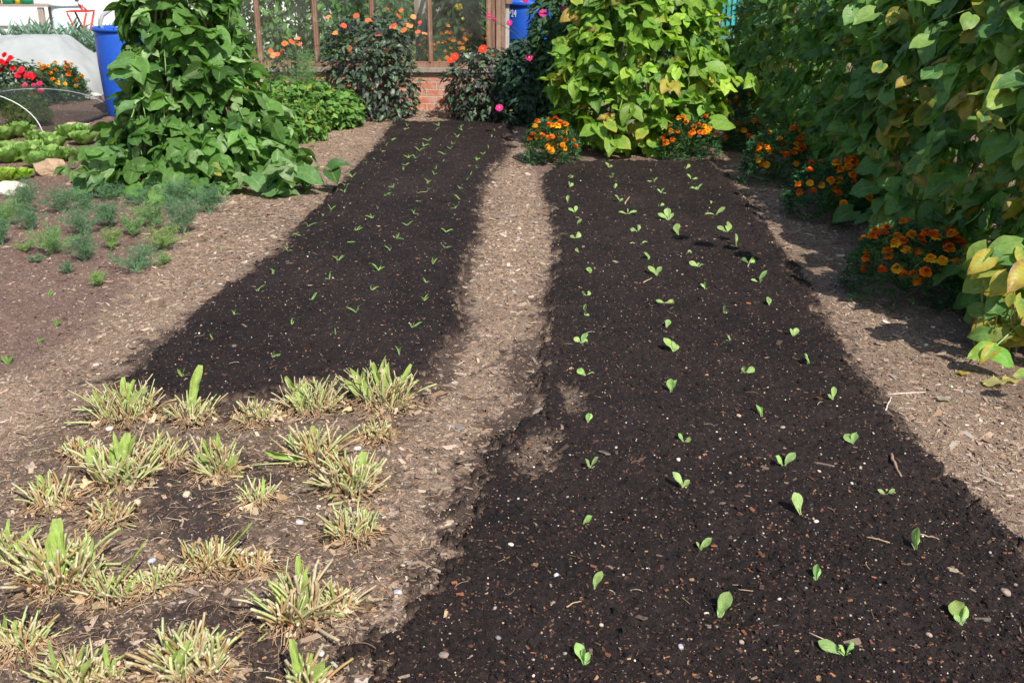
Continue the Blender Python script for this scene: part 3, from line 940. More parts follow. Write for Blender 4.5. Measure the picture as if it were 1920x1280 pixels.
# --- tall bean rows on the right
def bean_row(seed, y0, y1, xf, h, label, npts, size, yp, extra=None, deep=1.0):
    r = np.random.default_rng(seed)
    cx = xf(0.5 * (y0 + y1)) + 0.45; z0 = gz(cx, (y0 + y1) / 2)
    root = thing("bean_row", label, "climbing beans", (cx, (y0 + y1) / 2, z0), "climbing bean rows along the right path")
    n = npts
    Y = r.uniform(y0, y1, n)
    z = r.random(n) * h
    side = r.random(n)
    depth = np.where(side < 0.70, r.normal(0.04, 0.06, n), r.uniform(0.1, 1.0, n))
    wl = 0.80 * deep
    lean = 0.14 * z + 0.3 * np.clip(z - 1.2, 0, 1)
    bul = 0.21 * fbm(Y, z * 1.3, 0.5, 3, seed) + 0.03
    X = np.array([xf(v) for v in Y]) + lean + bul * 0.9 + depth * wl
    top = side > 0.90
    z = np.where(top, h * r.uniform(0.88, 1.03, n), z)
    P = np.stack([X, Y, z + 0.06], -1)
    O = nrm(np.stack([-np.ones(n), r.normal(-0.15, .35, n), np.where(top, 1.5, 0.2)], -1))
    O[depth > 0.6, 0] *= -1
    depth_ok = np.nonzero((depth < .15) & ~top)[0]
    # closed near end
    k = int(n * 0.10)
    q = np.stack([xf(y0) + r.uniform(0, .95, k), y0 + np.abs(r.normal(0, .06, k)), r.random(k) * h + .05], -1)
    P = np.concatenate([P, q]); O = np.concatenate([O, nrm(np.stack([r.normal(-.2, .4, k), -np.ones(k), np.full(k, .2)], -1))])
    acc = Acc(); pet = Acc()
    bean_foliage(acc, r, P, O, size, HEDGEC, [34, 30, 24, 12], yp, out=0.75, up=0.6, petacc=pet)
    if extra: extra(acc, r, pet)
    obj("foliage", acc, M_LEAF, root)
    va = Acc(); yy = y0 + 0.15
    while yy < y1:
        for sx in (0.22, 0.75):
            b = np.array([xf(yy) + sx + r.normal(0, .03), yy, z0 - .05]); t = np.array([xf(yy) + 0.62 + r.normal(0, .03), yy + r.normal(0, .03), h + .1])
            pa = Acc(); pa.tube(wander(r, b, t, .005, 9), np.linspace(.014, .009, 9), np.array((0.26, 0.19, 0.13)) * r.uniform(.7, 1.1), 6)
            obj("pole", pa, M_POLE, root)
            for q in range(3):
                va.tube(twine(r, b + [r.normal(0, .04), r.normal(0, .05), .04], t, r.uniform(.012, .04), r.uniform(4, 8)), 0.0038, (0.20, 0.17, 0.09), 4, cap=False)
        yy += 0.32
    pods(root, r, P[depth_ok], O[depth_ok], 40, va)
    for key, lst in pet.F.items():
        va.F.setdefault(key, []).extend([f + va.n for f in lst]); va.M.setdefault(key, []).extend(pet.M[key])
    va.V += pet.V; va.C += pet.C; va.L += pet.L; va.n += pet.n
    obj("vine_stems", va, M_STEM, root)
    fa = Acc(); i = r.integers(0, n, 14); pod_flowers(fa, r, P[i] + O[i] * .05); obj("blossom", fa, M_PETAL, root)
    return root

def _ext_near(acc, r, pet):
    G = (0.075, 0.17, 0.045); PG = (0.16, 0.26, 0.06)
    L = [ # px,py,Y,dx,dy,col,yel,width
        (1905, 475, 3.96, -52, 25, G, .30, 1.0), (1862, 500, 3.96, -42, 26, PG, .62, .9), (1900, 520, 3.94, -46, 40, PG, .68, .8), (1915, 455, 3.98, -62, 6, PG, .1, .9),
        (1880, 560, 3.96, -34, 42, G, .15, 1.0), (1918, 560, 3.91, -18, 50, PG, .6, .7), (1850, 480, 4.01, -38, 8, G, .0, .9), (1925, 505, 3.86, -40, 52, PG, .95, .8),
        (1866, 652, 3.85, -52, 18, (0.20, 0.33, 0.05), .22, .85), (1862, 654, 3.84, 28, 40, (0.13, 0.30, 0.04), .18, 1.0), (1862, 656, 3.84, -26, 28, PG, .80, .8),
        (1940, 700, 3.55, -45, 10, PG, .45, .7), (1600, 395, 6.2, -50, 35, G, -.1, 1.0), (1690, 470, 5.3, -42, -12, G, .2, 1.1), (1640, 350, 5.8, -60, 12, G, -.2, 1.0),
        (1850, 215, 4.4, 30, 32, G, .62, 1.0), (1846, 215, 4.4, -14, 36, G, .6, .9), (1752, 135, 4.6, -38, 40, G, .3, 1.0), (1700, 150, 4.7, -28, 28, G, 1.0, .9),
        (1640, 25, 4.8, -50, 32, PG, -.1, 1.0), (1822, 30, 4.5, -18, 36, PG, .35, 1.0), (1720, 330, 5.3, 20, 40, G, 1.1, .9), (1770, 340, 4.95, -48, 46, G, .35, .9),
        (1750, 0, 4.6, -70, 8, PG, -.1, .8), (1740, 75, 4.7, -46, 30, PG, -.1, .9), (1915, 150, 4.2, -50, 10, G, -.2, 1.0), (1655, 120, 5.0, -24, 28, G, .6, 1.1)]
    for k, (x, y, Y, dx, dy, c, yl, w) in enumerate(L):
        big_leaf(acc, x, y, Y, dx * (1.0 if x > 1800 else .8), dy * (1.0 if x > 1800 else .8), np.array(c) * 1.25, yl - .12, w, 0.7, k % 6)
    k = 46
    C = np.array([at_y(r.uniform(1830, 1960), r.uniform(460, 640), r.uniform(3.88, 4.15)) for _ in range(k)])
    C = C[C[:, 2] > .04]; k = len(C)
    nv = nrm(r.normal(0, .5, (k, 3)) + [-.3, -.7, .7]); D = nrm(r.normal(0, .5, (k, 3)) + [-.5, -.3, -.5])
    put_leaves(acc, BEAN_T, r, C, D, nv, r.uniform(.05, .115, k), pal(r, k, [(0.22, .33, .07), (.32, .38, .10), (.14, .25, .06)], [1, 1, 1], .15), r.uniform(-.1, .75, k))
    for q in C[:16]:
        pet.tube(wander(r, [q[0] + .12, q[1] + .15, 0.0], q, .01, 8), .0032, (0.30, 0.26, 0.12), 4, cap=False)
    a = at_y(1935, 590, 4.1); b = at_y(1864, 652, 3.85)
    pet.tube([a, (a + b) / 2 + [0, 0, .01], b], 0.003, (0.30, 0.34, 0.14), 5)
    b2 = at_y(1856, 672, 3.83); pet.tube([b, (b + b2) / 2, b2], 0.002, (0.35, 0.36, 0.16), 4)

bean_row(31, 3.85, 7.0, lambda y: 2.04 - 0.03 * (y - 4), 1.62, "near half of the tall bean row, with large yellowing leaves", 1120, 0.148, 0.17, _ext_near)
bean_row(37, 7.15, 13.0, lambda y: 1.97 + 0.03 * (y - 7), 1.55, "far half of the tall bean row, dense dark leaves in shade", 2100, 0.11, 0.045)

# ------------------------------------------------------------------ marigolds
def marigold_flower_mesh(name, seed, outer, inner):
    r = np.random.default_rng(seed); acc = Acc()
    T0, F0, L0 = leaf_template(0.5, 4, 3, 0, 0.1, 0.25, 0.10, seed=seed, prof=([0, .5, .85, 1], [.3, .9, 1, .6]))
    for ring, (cnt, L, el, z, c) in enumerate(((11, .020, 0.05, 0, outer), (10, .017, 0.45, .003, outer), (8, .013, 0.9, .006, inner), (5, .009, 1.3, .008, inner))):
        a = np.arange(cnt) * 2 * PI / cnt + r.random() * 6 + r.normal(0, .1, cnt)
        d = np.stack([np.cos(a) * math.cos(el), np.sin(a) * math.cos(el), np.full(cnt, math.sin(el))], -1)
        nn = np.stack([-np.cos(a) * math.sin(el), -np.sin(a) * math.sin(el), np.full(cnt, math.cos(el))], -1) + r.normal(0, .15, (cnt, 3))
        acc.addmany(T0, F0, frames(nn, d), np.full(cnt, L) * r.uniform(.9, 1.1, cnt), np.tile([0, 0, z], (cnt, 1)), np.tile(c, (cnt, 1)) * r.uniform(.8, 1.15, (cnt, 1)))
    acc.lathe((0, 0, 0), [(0.0015, -0.028), (0.002, -0.016), (0.0055, -0.012), (0.006, -0.001), (0.001, 0.001)], (0.06, 0.13, 0.03), 6)
    return mesh_from(name, acc, M_PETAL)

O1, O2, O3, O4 = (0.90, 0.25, 0.010), (0.92, 0.36, 0.012), (0.68, 0.12, 0.010), (0.95, 0.50, 0.02)
MFLOW = [marigold_flower_mesh("marigold_flower", 1, O1, O3), marigold_flower_mesh("marigold_flower", 2, O2, O1),
         marigold_flower_mesh("marigold_flower", 3, O3, O1), marigold_flower_mesh("marigold_flower", 4, O4, O2)]

def put_flowers(root, meshes, r, pts, nv, sc=(0.85, 1.2), name="flower"):
    for p, v in zip(pts, nv):
        o = bpy.data.objects.new(name, meshes[r.integers(0, len(meshes))])
        COL.objects.link(o); o.parent = root
        o.location = tuple(np.array(p) - np.array(root.location))
        q = Vector(v).to_track_quat('Z', 'Y').to_euler(); o.rotation_euler = q
        s = r.uniform(*sc); o.scale = (s, s, s)

def fern_fronds(acc, r, P, D, L, pairs, col, wl=0.30, lw=0.10):
    """pinnate feathery fronds made of narrow leaflets"""
    n = len(P)
    T0 = np.array([[0, 0, 0], [-.5, .45, .02], [0, 1, 0], [.5, .45, .02]], float); F0 = np.array([[0, 1, 2, 3]])
    up = np.array([0, 0, 1.0])
    side = nrm(np.cross(D, up + r.normal(0, .3, (n, 3))))
    for k in range(pairs):
        t = (k + 1) / pairs
        for sg in (-1, 1):
            b = P + D * (L * t)[:, None] - up * (0.25 * L * t * t)[:, None]
            d = nrm(side * sg * (1.0) + D * 0.6 + r.normal(0, .18, (n, 3)))
            l = L * wl * (1.1 - 0.5 * abs(t - .5)) * r.uniform(.7, 1.2, n)
            nn = nrm(np.cross(side, D) + r.normal(0, .4, (n, 3)))
            acc.addmany(T0, F0, frames(nn, d), np.stack([l * lw * 2, l, l], -1), b, col * r.uniform(.75, 1.2, (n, 1)))
    b = P + D * L[:, None] * 0.5
    acc.addmany(T0, F0, frames(np.cross(side, D), D), np.stack([np.full(n, .003), L * 1.1, L], -1), P, col * .9)

def marigold(seed, px, py, r_, h, label, nf, group="orange marigolds edging the bean supports", loc=None, meshes=MFLOW, dens=1.0):
    r = np.random.default_rng(seed)
    c = gat(px, py) if loc is None else np.array(loc, float)
    if loc is None: c[1] += r_ * 0.3
    if loc is None and px > 1300: c[0] -= .06; c[1] -= .05
    c[2] = gz(c[0], c[1]) if loc is None else c[2]
    root = thing("marigold_plant", label, "marigold", c, group)
    n = int(520 * dens)
    ph = r.random(n) * 2 * PI; u = r.random(n) ** 0.5; z = r.random(n)
    rr = r_ * np.sqrt(np.clip(1 - (z * 0.92) ** 2.2, 0, 1)) * np.where(r.random(n) < .7, r.uniform(.75, 1.05, n), u)
    P = np.stack([c[0] + rr * np.cos(ph), c[1] + rr * np.sin(ph), c[2] + 0.01 + z * h * 0.86], -1)
    D = nrm(np.stack([np.cos(ph) * .8, np.sin(ph) * .8, .15 + z], -1) + r.normal(0, .35, (n, 3)))
    acc = Acc()
    colr = pal(r, n, [(0.055, 0.15, 0.05), (0.08, 0.20, 0.06), (0.04, 0.11, 0.045)], [3, 2, 2], .18)
    fern_fronds(acc, r, P, D, r.uniform(.05, .085, n), 5, colr, .45, .16)
    obj("foliage", acc, M_FINE, root)
    sa = Acc(); fp = []; fn = []
    for k in range(int(nf * 1.35)):
        a = r.random() * 2 * PI; z = r.uniform(.35, 1.0)
        rr = r_ * math.sqrt(max(0, 1 - (z * .9) ** 2.4)) * r.uniform(.7, 1.12) + .01
        if r.random() < 0.6: a = r.uniform(PI, 2 * PI)
        p = np.array([c[0] + rr * math.cos(a), c[1] + rr * math.sin(a), c[2] + h * z * r.uniform(.96, 1.06) + .02])
        o = np.array([math.cos(a), math.sin(a), 0]) * (1.1 - z) + np.array([0, 0, .6 + z * .6]) + r.normal(0, .2, 3)
        fp.append(p); fn.append(nrm(o))
        sa.tube([c + [0, 0, .02], (c + p) / 2 + [0, 0, .02], p - nrm(o) * .02], [.003, .002, .0015], (0.10, 0.17, 0.05), 4, cap=False)
    obj("stems", sa, M_STEM, root)
    put_flowers(root, meshes, r, fp, fn, (1.05, 1.5) if loc is None else (.9, 1.2))
    return root

marigold(41, 1032, 306, .20, .33, "marigold bush at the left foot of the lime green bean wigwam", 30)
marigold(42, 1291, 300, .23, .33, "marigold bush at the right foot of the lime green bean wigwam", 26)
marigold(43, 1468, 342, .23, .38, "marigold bush shaded by the far bean row, beside the sunlit path patch", 24)
marigold(44, 1410, 280, .17, .24, "low marigold just behind the shaded bush, near the lime wigwam's right side", 12)
marigold(45, 1385, 222, .15, .32, "farthest shaded marigold, small, at the dark end of the bean row", 10)
marigold(46, 1565, 408, .24, .36, "marigold half hidden under bean leaves, third from the camera along the row", 26)
marigold(47, 1720, 556, .27, .35, "nearest marigold bush, dark foliage and deep orange heads under the bean row", 44)

# ------------------------------------------------------------------ seedlings
ORD = ["first", "second", "third", "fourth", "fifth", "sixth", "seventh", "eighth", "ninth", "tenth", "eleventh", "twelfth", "thirteenth",
       "fourteenth", "fifteenth", "sixteenth", "seventeenth", "eighteenth", "nineteenth", "twentieth", "twenty-first"]
CNT = {1: "single-leaved", 2: "two-leaved", 3: "three-leaved", 4: "four-leaved"}
RB = [
 [(1072,332),(1068,352),(1064,378),(1078,398),(1081,422),(1079,448),(1086,475),(1107,512),(1101,552),(1096,595),(1090,645),(1098,704),(1102,795),(1108,878),(1092,981),(1114,1098),(1098,1242)],
 [(1142,316),(1147,333),(1153,356),(1162,380),(1178,402),(1197,431),(1199,454),(1216,487),(1232,519),(1245,570),(1250,611),(1264,660),(1257,738),(1283,824),(1280,917),(1312,1030),(1348,1156)],
 [(1219,320),(1226,341),(1240,363),(1238,387),(1254,412),(1272,441),(1288,474),(1308,500),(1323,541),(1360,590),(1369,638),(1398,703),(1428,782),(1470,870),(1502,966),(1530,1090),(1585,1228)],
 [(1286,316),(1296,336),(1308,356),(1333,380),(1342,404),(1363,434),(1380,462),(1404,493),(1424,529),(1442,572),(1487,630),(1516,681),(1562,750),(1600,830),(1662,924),(1716,1034),(1802,1172)]]
LB = [
 [(763,236),(759,243),(734,263),(724,275),(714,283),(700,296),(686,307),(673,322),(660,333),(648,349),(646,362),(620,388),(605,404),(578,425),(564,444),(539,472),(511,512),(483,545),(440,588),(399,633),(341,700)],
 [(823,237),(816,247),(803,265),(794,274),(787,284),(778,297),(766,297),(760,310),(757,319),(747,338),(736,353),(722,370),(707,391),(698,409),(668,431),(665,454),(635,488),(617,526),(584,562),(547,608),(511,668)],
 [(865,238),(865,245),(857,258),(847,269),(844,279),(834,291),(829,302),(816,317),(814,328),(802,344),(799,362),(786,377),(776,400),(763,424),(746,448),(731,470),(709,508),(697,543),(668,584),(628,629)],
 [(927,247),(922,258),(915,278),(906,292),(893,301),(893,314),(882,325),(876,340),(863,355),(861,374),(853,390),(846,410),(836,436),(834,463),(812,494),(799,531),(796,565),(773,613),(749,667)]]
# hand-set leaf tips (dx, dy in photo pixels, from the base) for the plants one can read in the photo
OV = {(0, 16): [(-8, -38), (24, -14), (0, -30)], (0, 15): [(4, -38)], (0, 14): [(-14, -2), (20, -12)], (0, 13): [(-4, -18), (22, -16)], (0, 12): [(-6, -20), (10, -16)],
      (0, 11): [(-14, -18), (18, -6)], (0, 10): [(-12, -12), (4, -22), (12, -10)], (0, 9): [(0, -24), (10, -4)], (0, 7): [(-4, -16), (10, -10)],
      (1, 16): [(20, -46), (24, -26), (6, -30)], (1, 15): [(26, -26), (8, -16)], (1, 14): [(-8, -34), (14, -10)], (1, 13): [(-8, -18), (8, -12)],
      (1, 12): [(-2, -26), (14, -20)], (1, 11): [(-10, -30), (6, -22), (12, -14)], (1, 8): [(-12, -22), (8, -18)], (1, 7): [(-8, -14), (10, -14)],
      (2, 16): [(-40, -32), (30, -18), (-16, -14)], (2, 15): [(-18, -26), (12, -28), (-6, -8)], (2, 14): [(-8, -42)], (2, 13): [(-20, -20), (20, -24)],
      (2, 12): [(-10, -20), (6, -26)], (2, 11): [(-12, -14), (18, -12)], (2, 9): [(-14, -14), (14, -8)], (2, 5): [(-10, -30), (-16, -2)], (2, 4): [(-18, -14), (-6, -30), (10, -12)],
      (3, 16): [(-12, -44), (26, -32), (-10, -18)], (3, 15): [(-20, -38), (6, -28)], (3, 14): [(-14, -12), (10, -16)], (3, 13): [(-12, -18), (8, -20)],
      (3, 12): [(-10, -12), (4, -22)], (3, 9): [(-4, -14), (6, -20)], (3, 6): [(-12, -6), (4, -26)], (3, 5): [(-16, -16), (2, -14), (16, -22)], (3, 4): [(-20, -6), (20, -10)],
      (3, 7): [(-18, -12), (18, -10)], (3, 8): [(-16, -4), (18, -18)]}

def seedling(r, px, py, tips, narrow, label, group, base_col):
    c = gat(px, py, 0.002)
    s = 1 / ppm(c)
    acc = Acc()
    for (dx, dy) in tips:
        v = (RIGHT * dx - UP * dy) * s
        v = v + np.array([0, r.normal(0, .008), 0])
        if v[2] < 0.004: v[2] = 0.004 + r.random() * .006
        L = float(np.linalg.norm(v)); L = max(L, .014)
        nn = np.array([r.normal(0, .8), -0.6, 0.55]) + nrm(np.cross(v, RIGHT)) * 0.01
        if abs(v[2]) < 0.35 * L: nn = np.array([r.normal(0, .25), -0.3, 1.0])
        TT = STRAP_T if narrow else SEED_T
        T0, F0, L0 = TT[r.integers(0, len(TT))]
        wd = (r.uniform(.7, 1.25) if narrow else r.uniform(.8, 1.35))
        if not narrow: wd *= min(1.0, 0.035 / L + .45)
        col = np.array(base_col) * r.uniform(.85, 1.2) * (1 + r.normal(0, .05, 3))
        acc.addmany(T0, F0, frames(nn[None], v[None]), np.array([[L * wd, L, L]]), (c + [r.normal(0, .002), r.normal(0, .002), 0])[None],
                    col[None], L0, np.array([-.4]))
        m = nrm(v)
        acc.tube([c - [0, 0, .006], c + m * L * .14, c + m * L * .34], [.0016, .0014, .0008], (0.45, 0.55, 0.30), 4, cap=False)
    o = obj("seedling", acc, M_SEED, origin=c)
    props(o, label, "seedling", group)

def seedlings():
    r = np.random.default_rng(99)
    for b, rows in (("right", RB), ("left", LB)):
        for k, row in enumerate(rows):
            n = len(row)
            for i, (x, y) in enumerate(row):
                sc = (y + 80) / 1000.0
                narrow = b == "left"
                tips = OV.get((k, i)) if b == "right" else None
                if tips is None:
                    m = int(r.choice([1, 2, 3], p=[.16, .54, .3])) if b == "right" else int(r.choice([1, 2, 3, 4], p=[.12, .36, .34, .18]))
                    tips = []
                    for q in range(m):
                        a = (r.uniform(15, 165) if b == "right" else r.uniform(15, 160))
                        if m > 1: a = np.clip((140 if b == 'right' else 128) - (100 if b == 'right' else 76) * q / (m - 1) + r.normal(0, 20), 8, 172)
                        L = sc * (r.uniform(17, 33) if b == "right" else r.uniform(14, 34)) + 2.5
                        tips.append((L * math.cos(rad(a)), -L * math.sin(rad(a)) * 0.8))
                lab = "%s %s seedling, %s from the near end of the %s row in the %s bed" % (
                    CNT[len(tips)], "thin" if narrow else "pale", ORD[n - 1 - i], ["leftmost", "second", "third", "rightmost"][k], b)
                col = (0.24, 0.42, 0.10) if narrow else (0.36, 0.54, 0.17)
                seedling(r, x, y, tips, narrow, lab, "seedlings planted in the %s bed" % b, col)
seedlings()

# ------------------------------------------------------------------ cut-back plants in the near left bed
def stump(seed, px, py, wpx, hpx, pink, leafy, label, tall=None):
    r = np.random.default_rng(seed)
    c = gat(px, py); s = 1 / ppm(c)
    c[1] += 0.0
    w = wpx * s * 0.49; h = hpx * s * 1.0
    root = thing("cut_plant", label, "cut-back plant", c, "cut-back chard clumps in the near left bed")
    A = Acc()
    ns = int(32 + wpx * 1.15 * (1 if hpx > 55 else .8))
    tops = []
    for k in range(ns):
        a = r.random() * 2 * PI; q = math.sqrt(r.random())
        bx, by = c[0] + w * .72 * q * math.cos(a), c[1] + w * .55 * q * math.sin(a) + w * .15
        b = np.array([bx, by, gz(bx, by) - .008])
        L = h * r.uniform(.3, 1.1) * (1 - .2 * q)
        lean = np.array([math.cos(a) * q * .40 + r.normal(0, .20), math.sin(a) * q * .30 + r.normal(0, .2), 1.0])
        if r.random() < .16: lean = np.array([r.normal(0, 1), r.normal(0, 1), .22])
        lean = nrm(lean)
        bend = np.array([r.normal(0, .25), r.normal(0, .25), -abs(r.normal(0, .10))])
        ts = np.linspace(0, 1, 6)[:, None]
        pts = b + lean * L * ts + bend * L * ts ** 2
        kind = r.random()
        if kind < .22: c0, c1 = (0.60, 0.50, 0.34), (0.60, 0.49, 0.30)
        elif kind < .22 + pink: c0, c1 = (0.50, 0.16, 0.12), (0.42, 0.34, 0.12)
        elif kind < .50: c0, c1 = (0.60, 0.55, 0.34), (0.38, 0.47, 0.14)
        elif kind < .74: c0, c1 = (0.40, 0.25, 0.12), (0.50, 0.37, 0.19)
        else: c0, c1 = (0.56, 0.50, 0.28), (0.46, 0.53, 0.20)
        f = r.uniform(.8, 1.15); rr = r.uniform(.0014, .0042) * (1 + .25 * (hpx > 90))
        cc = np.array(c0)[None] * (1 - ts) + np.array(c1)[None] * ts
        cc[-1] = (0.56, 0.50, 0.34) if r.random() < .4 else cc[-1] * .9
        A.tube(pts, np.linspace(rr * 1.15, rr * .8, 6), cc * f, 6)
        tops.append(pts[-1])
    obj("cut_stalks", A, M_STALK, root)
    B = Acc()
    nl = int(leafy * .7)
    for k in range(nl):
        a = r.random() * 2 * PI; q = math.sqrt(r.random()) * .7
        b = np.array([c[0] + w * q * math.cos(a), c[1] + w * .5 * q * math.sin(a), c[2] + h * r.uniform(.05, .35)])
        L = h * r.uniform(.45, .85)
        d = nrm(np.array([math.cos(a) * .5 + r.normal(0, .3), math.sin(a) * .3 + r.normal(0, .2), 1]))
        T0, F0, L0 = STRAP_T[r.integers(0, 3)] if r.random() < .5 else OVAL_T[r.integers(0, 4)]
        B.addmany(T0, F0, frames(np.array([[r.normal(0, .6), -1, .3]]), d[None]), np.array([[L * r.uniform(.45, .95), L, L]]), b[None],
                  np.array([(0.34, 0.43, 0.12)]) * r.uniform(.7, 1.2), L0, np.array([r.uniform(-.4, .15)]))
    for (dx, dy, wd) in (tall or []):
        v = (RIGHT * dx - UP * dy) * s; L = float(np.linalg.norm(v))
        b = c + RIGHT * r.normal(0, .2) * w + np.array([0, 0, .01])
        T0, F0, L0 = BLUNT_T; T0 = T0.copy(); T0[:, 2] += .09 * fbm(T0[:, 0] * 4 + dx, T0[:, 1] * 3, .7, 3, 5); T0[:, 0] *= 1 + .35 * fbm(T0[:, 1] * 4 + dy, T0[:, 1] * 0 + np.sign(T0[:, 0]), .6, 2, 6)
        B.addmany(T0, F0, frames(np.array([[.25, -1, .35]]), v[None]), np.array([[L * wd * .42, L, L * .9]]), b[None], np.array([(0.36, 0.47, 0.12)]), L0, np.array([.12]))
        B.tube([b, b + v * .2], [.004, .003], (0.5, 0.5, .25), 5)
    if nl or tall: obj("leaf_blades", B, M_SOFT, root)
    # shrivelled leaves and root threads about the foot
    D = Acc()
    for k in range(int(22 + wpx * .42)):
        a = r.random() * 2 * PI; q = r.uniform(.3, 1.25)
        x, y = c[0] + w * q * math.cos(a), c[1] + w * .75 * q * math.sin(a)
        z = gz(x, y) + .006
        L = r.uniform(.015, .05)
        T0, F0, L0 = leaf_template(0.33, 6, 3, 0, r.uniform(-1, 1), r.uniform(-.5, .5), .12, seed=int(r.integers(0, 999)))
        T0 = T0 + r.normal(0, .045, T0.shape)
        D.addmany(T0, F0, rand_tilt(r, 1, .55), np.array([L]), np.array([[x, y, z]]), pal(r, 1, [(0.46, 0.34, 0.20), (0.34, 0.23, 0.13), (0.54, 0.43, 0.28), (0.20, 0.13, 0.08)], [3, 3, 2, 2.5]), L0, np.array([-.5]))
    for k in range(int(20 + wpx * .35)):
        a = r.random() * 2 * PI; x, y = c[0] + w * .5 * math.cos(a), c[1] + w * .4 * math.sin(a)
        m = 8; ang = a + np.cumsum(r.normal(0, .35, m)); st = r.uniform(.005, .014)
        X = x + np.cumsum(np.cos(ang)) * st; Y = y + np.cumsum(np.sin(ang)) * st
        Z = height(X, Y) + .003 + np.maximum(0, .03 * (1 - np.linspace(0, 1.3, m))) * r.uniform(.2, 1)
        D.tube(np.stack([X, Y, Z], -1), np.linspace(.0016, .0006, m), np.array((0.44, 0.29, 0.17)) * r.uniform(.6, 1.3), 4, cap=False)
    obj("withered_leaves", D, M_DRY, root)

ST = [
 (235, 785, 135, 78, .12, 5, "browned cut clump at the far left corner of the stubble, by the wood chip path", [(-8, -75, .7), (25, -70, .6)]),
 (362, 785, 85, 55, .05, 3, "cut clump with one tall blunt leaf standing at its right side", [(22, -98, .75)]),
 (478, 788, 82, 46, .05, 4, "small low cut clump in the middle of the farthest stubble row", None),
 (582, 768, 120, 68, .0, 7, "bright pale green bristling cut clump next to the dark compost edge", [(-45, -60, .5)]),
 (718, 760, 130, 84, .05, 12, "tallest bright green cut clump at the far right end of the stubble", [(45, -74, .5), (-25, -78, .6)]),
 (708, 822, 80, 40, .15, 2, "sparse low cut clump just in front of the tallest bright clump", None),
 (590, 870, 85, 92, .35, 4, "tall narrow cut clump with pink stems and one leaf lying out left", [(-92, -22, .55), (5, -70, .8)]),
 (655, 925, 115, 92, .1, 8, "broad green cut clump at the right edge with one round leaf on top", [(22, -75, 1.1)]),
 (150, 856, 70, 44, .1, 2, "thin splayed cut clump beside the left path, left of the leafy clump", None),
 (222, 902, 125, 92, .1, 9, "wide leafy cut clump with broad light green leaves on the left", [(-30, -60, 1.2), (14, -88, .9), (0, -70, .8)]),
 (300, 868, 95, 64, .15, 3, "straw-coloured cut clump touching the right side of the leafy clump", None),
 (408, 888, 88, 72, .08, 7, "upright green cut clump standing alone in the middle of the stubble", [(-28, -62, .5)]),
 (98, 950, 85, 66, .1, 4, "fan-shaped cut clump near the left path with a bright leaf tip", [(-32, -56, .8)]),
 (205, 978, 80, 50, .3, 3, "short pinkish cut clump leaning left below the leafy clump", None),
 (480, 938, 65, 48, .05, 3, "little cut clump with two thin sprigs on bare dark soil", None),
 (662, 1010, 90, 74, .15, 6, "cut clump at the right edge, directly below the round-leaved clump", None),
 (18, 1050, 80, 80, .05, 5, "tall green stems cut off by the left picture edge", [(-10, -75, .5)]),
 (112, 1092, 165, 100, .15, 8, "largest sprawling cut clump with a broad crinkled upright leaf", [(-14, -118, 1.0), (6, -105, .9)]),
 (208, 1118, 95, 62, .05, 6, "fresh green cut clump right of the sprawling clump, crossed by a long stem", [(68, -100, .16)]),
 (292, 1100, 85, 52, .05, 4, "loose cut clump of curved green stems between two bare patches", None),
 (392, 1070, 90, 74, .6, 2, "red-stemmed cut clump with one long pale stalk leaning right", [(85, -82, .16)]),
 (476, 1068, 65, 48, .7, 1, "small dark red cut clump beside the long pale stalk", None),
 (552, 1164, 105, 112, .1, 7, "tall cut clump with upright stems and leaves near the right edge", [(-2, -118, .5), (-32, -70, .8), (38, -95, .35)]),
 (628, 1140, 85, 56, .1, 2, "low brown stubbly cut clump right of the tall upright clump", None),
 (350, 1258, 160, 94, .12, 5, "big round cut clump wrapped in tan roots near the bottom edge", [(-48, -70, .3)]),
 (42, 1215, 95, 66, .2, 3, "cut clump with pale blunt stems near the lower left corner", [(-6, -50, .8)]),
 (140, 1284, 130, 82, .1, 6, "green forked cut clump at the bottom edge, left of a curled leaf", None),
 (205, 1282, 40, 60, .0, 2, "curled bright leaf sprouting from a small cut stump at the bottom", [(-8, -70, .6), (14, -40, .7)]),
 (572, 1300, 60, 92, .15, 5, "narrow cut clump with fat pale green stems at the bottom edge", [(-22, -100, .8), (12, -70, .5)]),
]
for k, (px, py, w, h, pk, lf, lab, tall) in enumerate(ST):
    stump(200 + k, px, py, w, h, pk, lf, lab, tall)

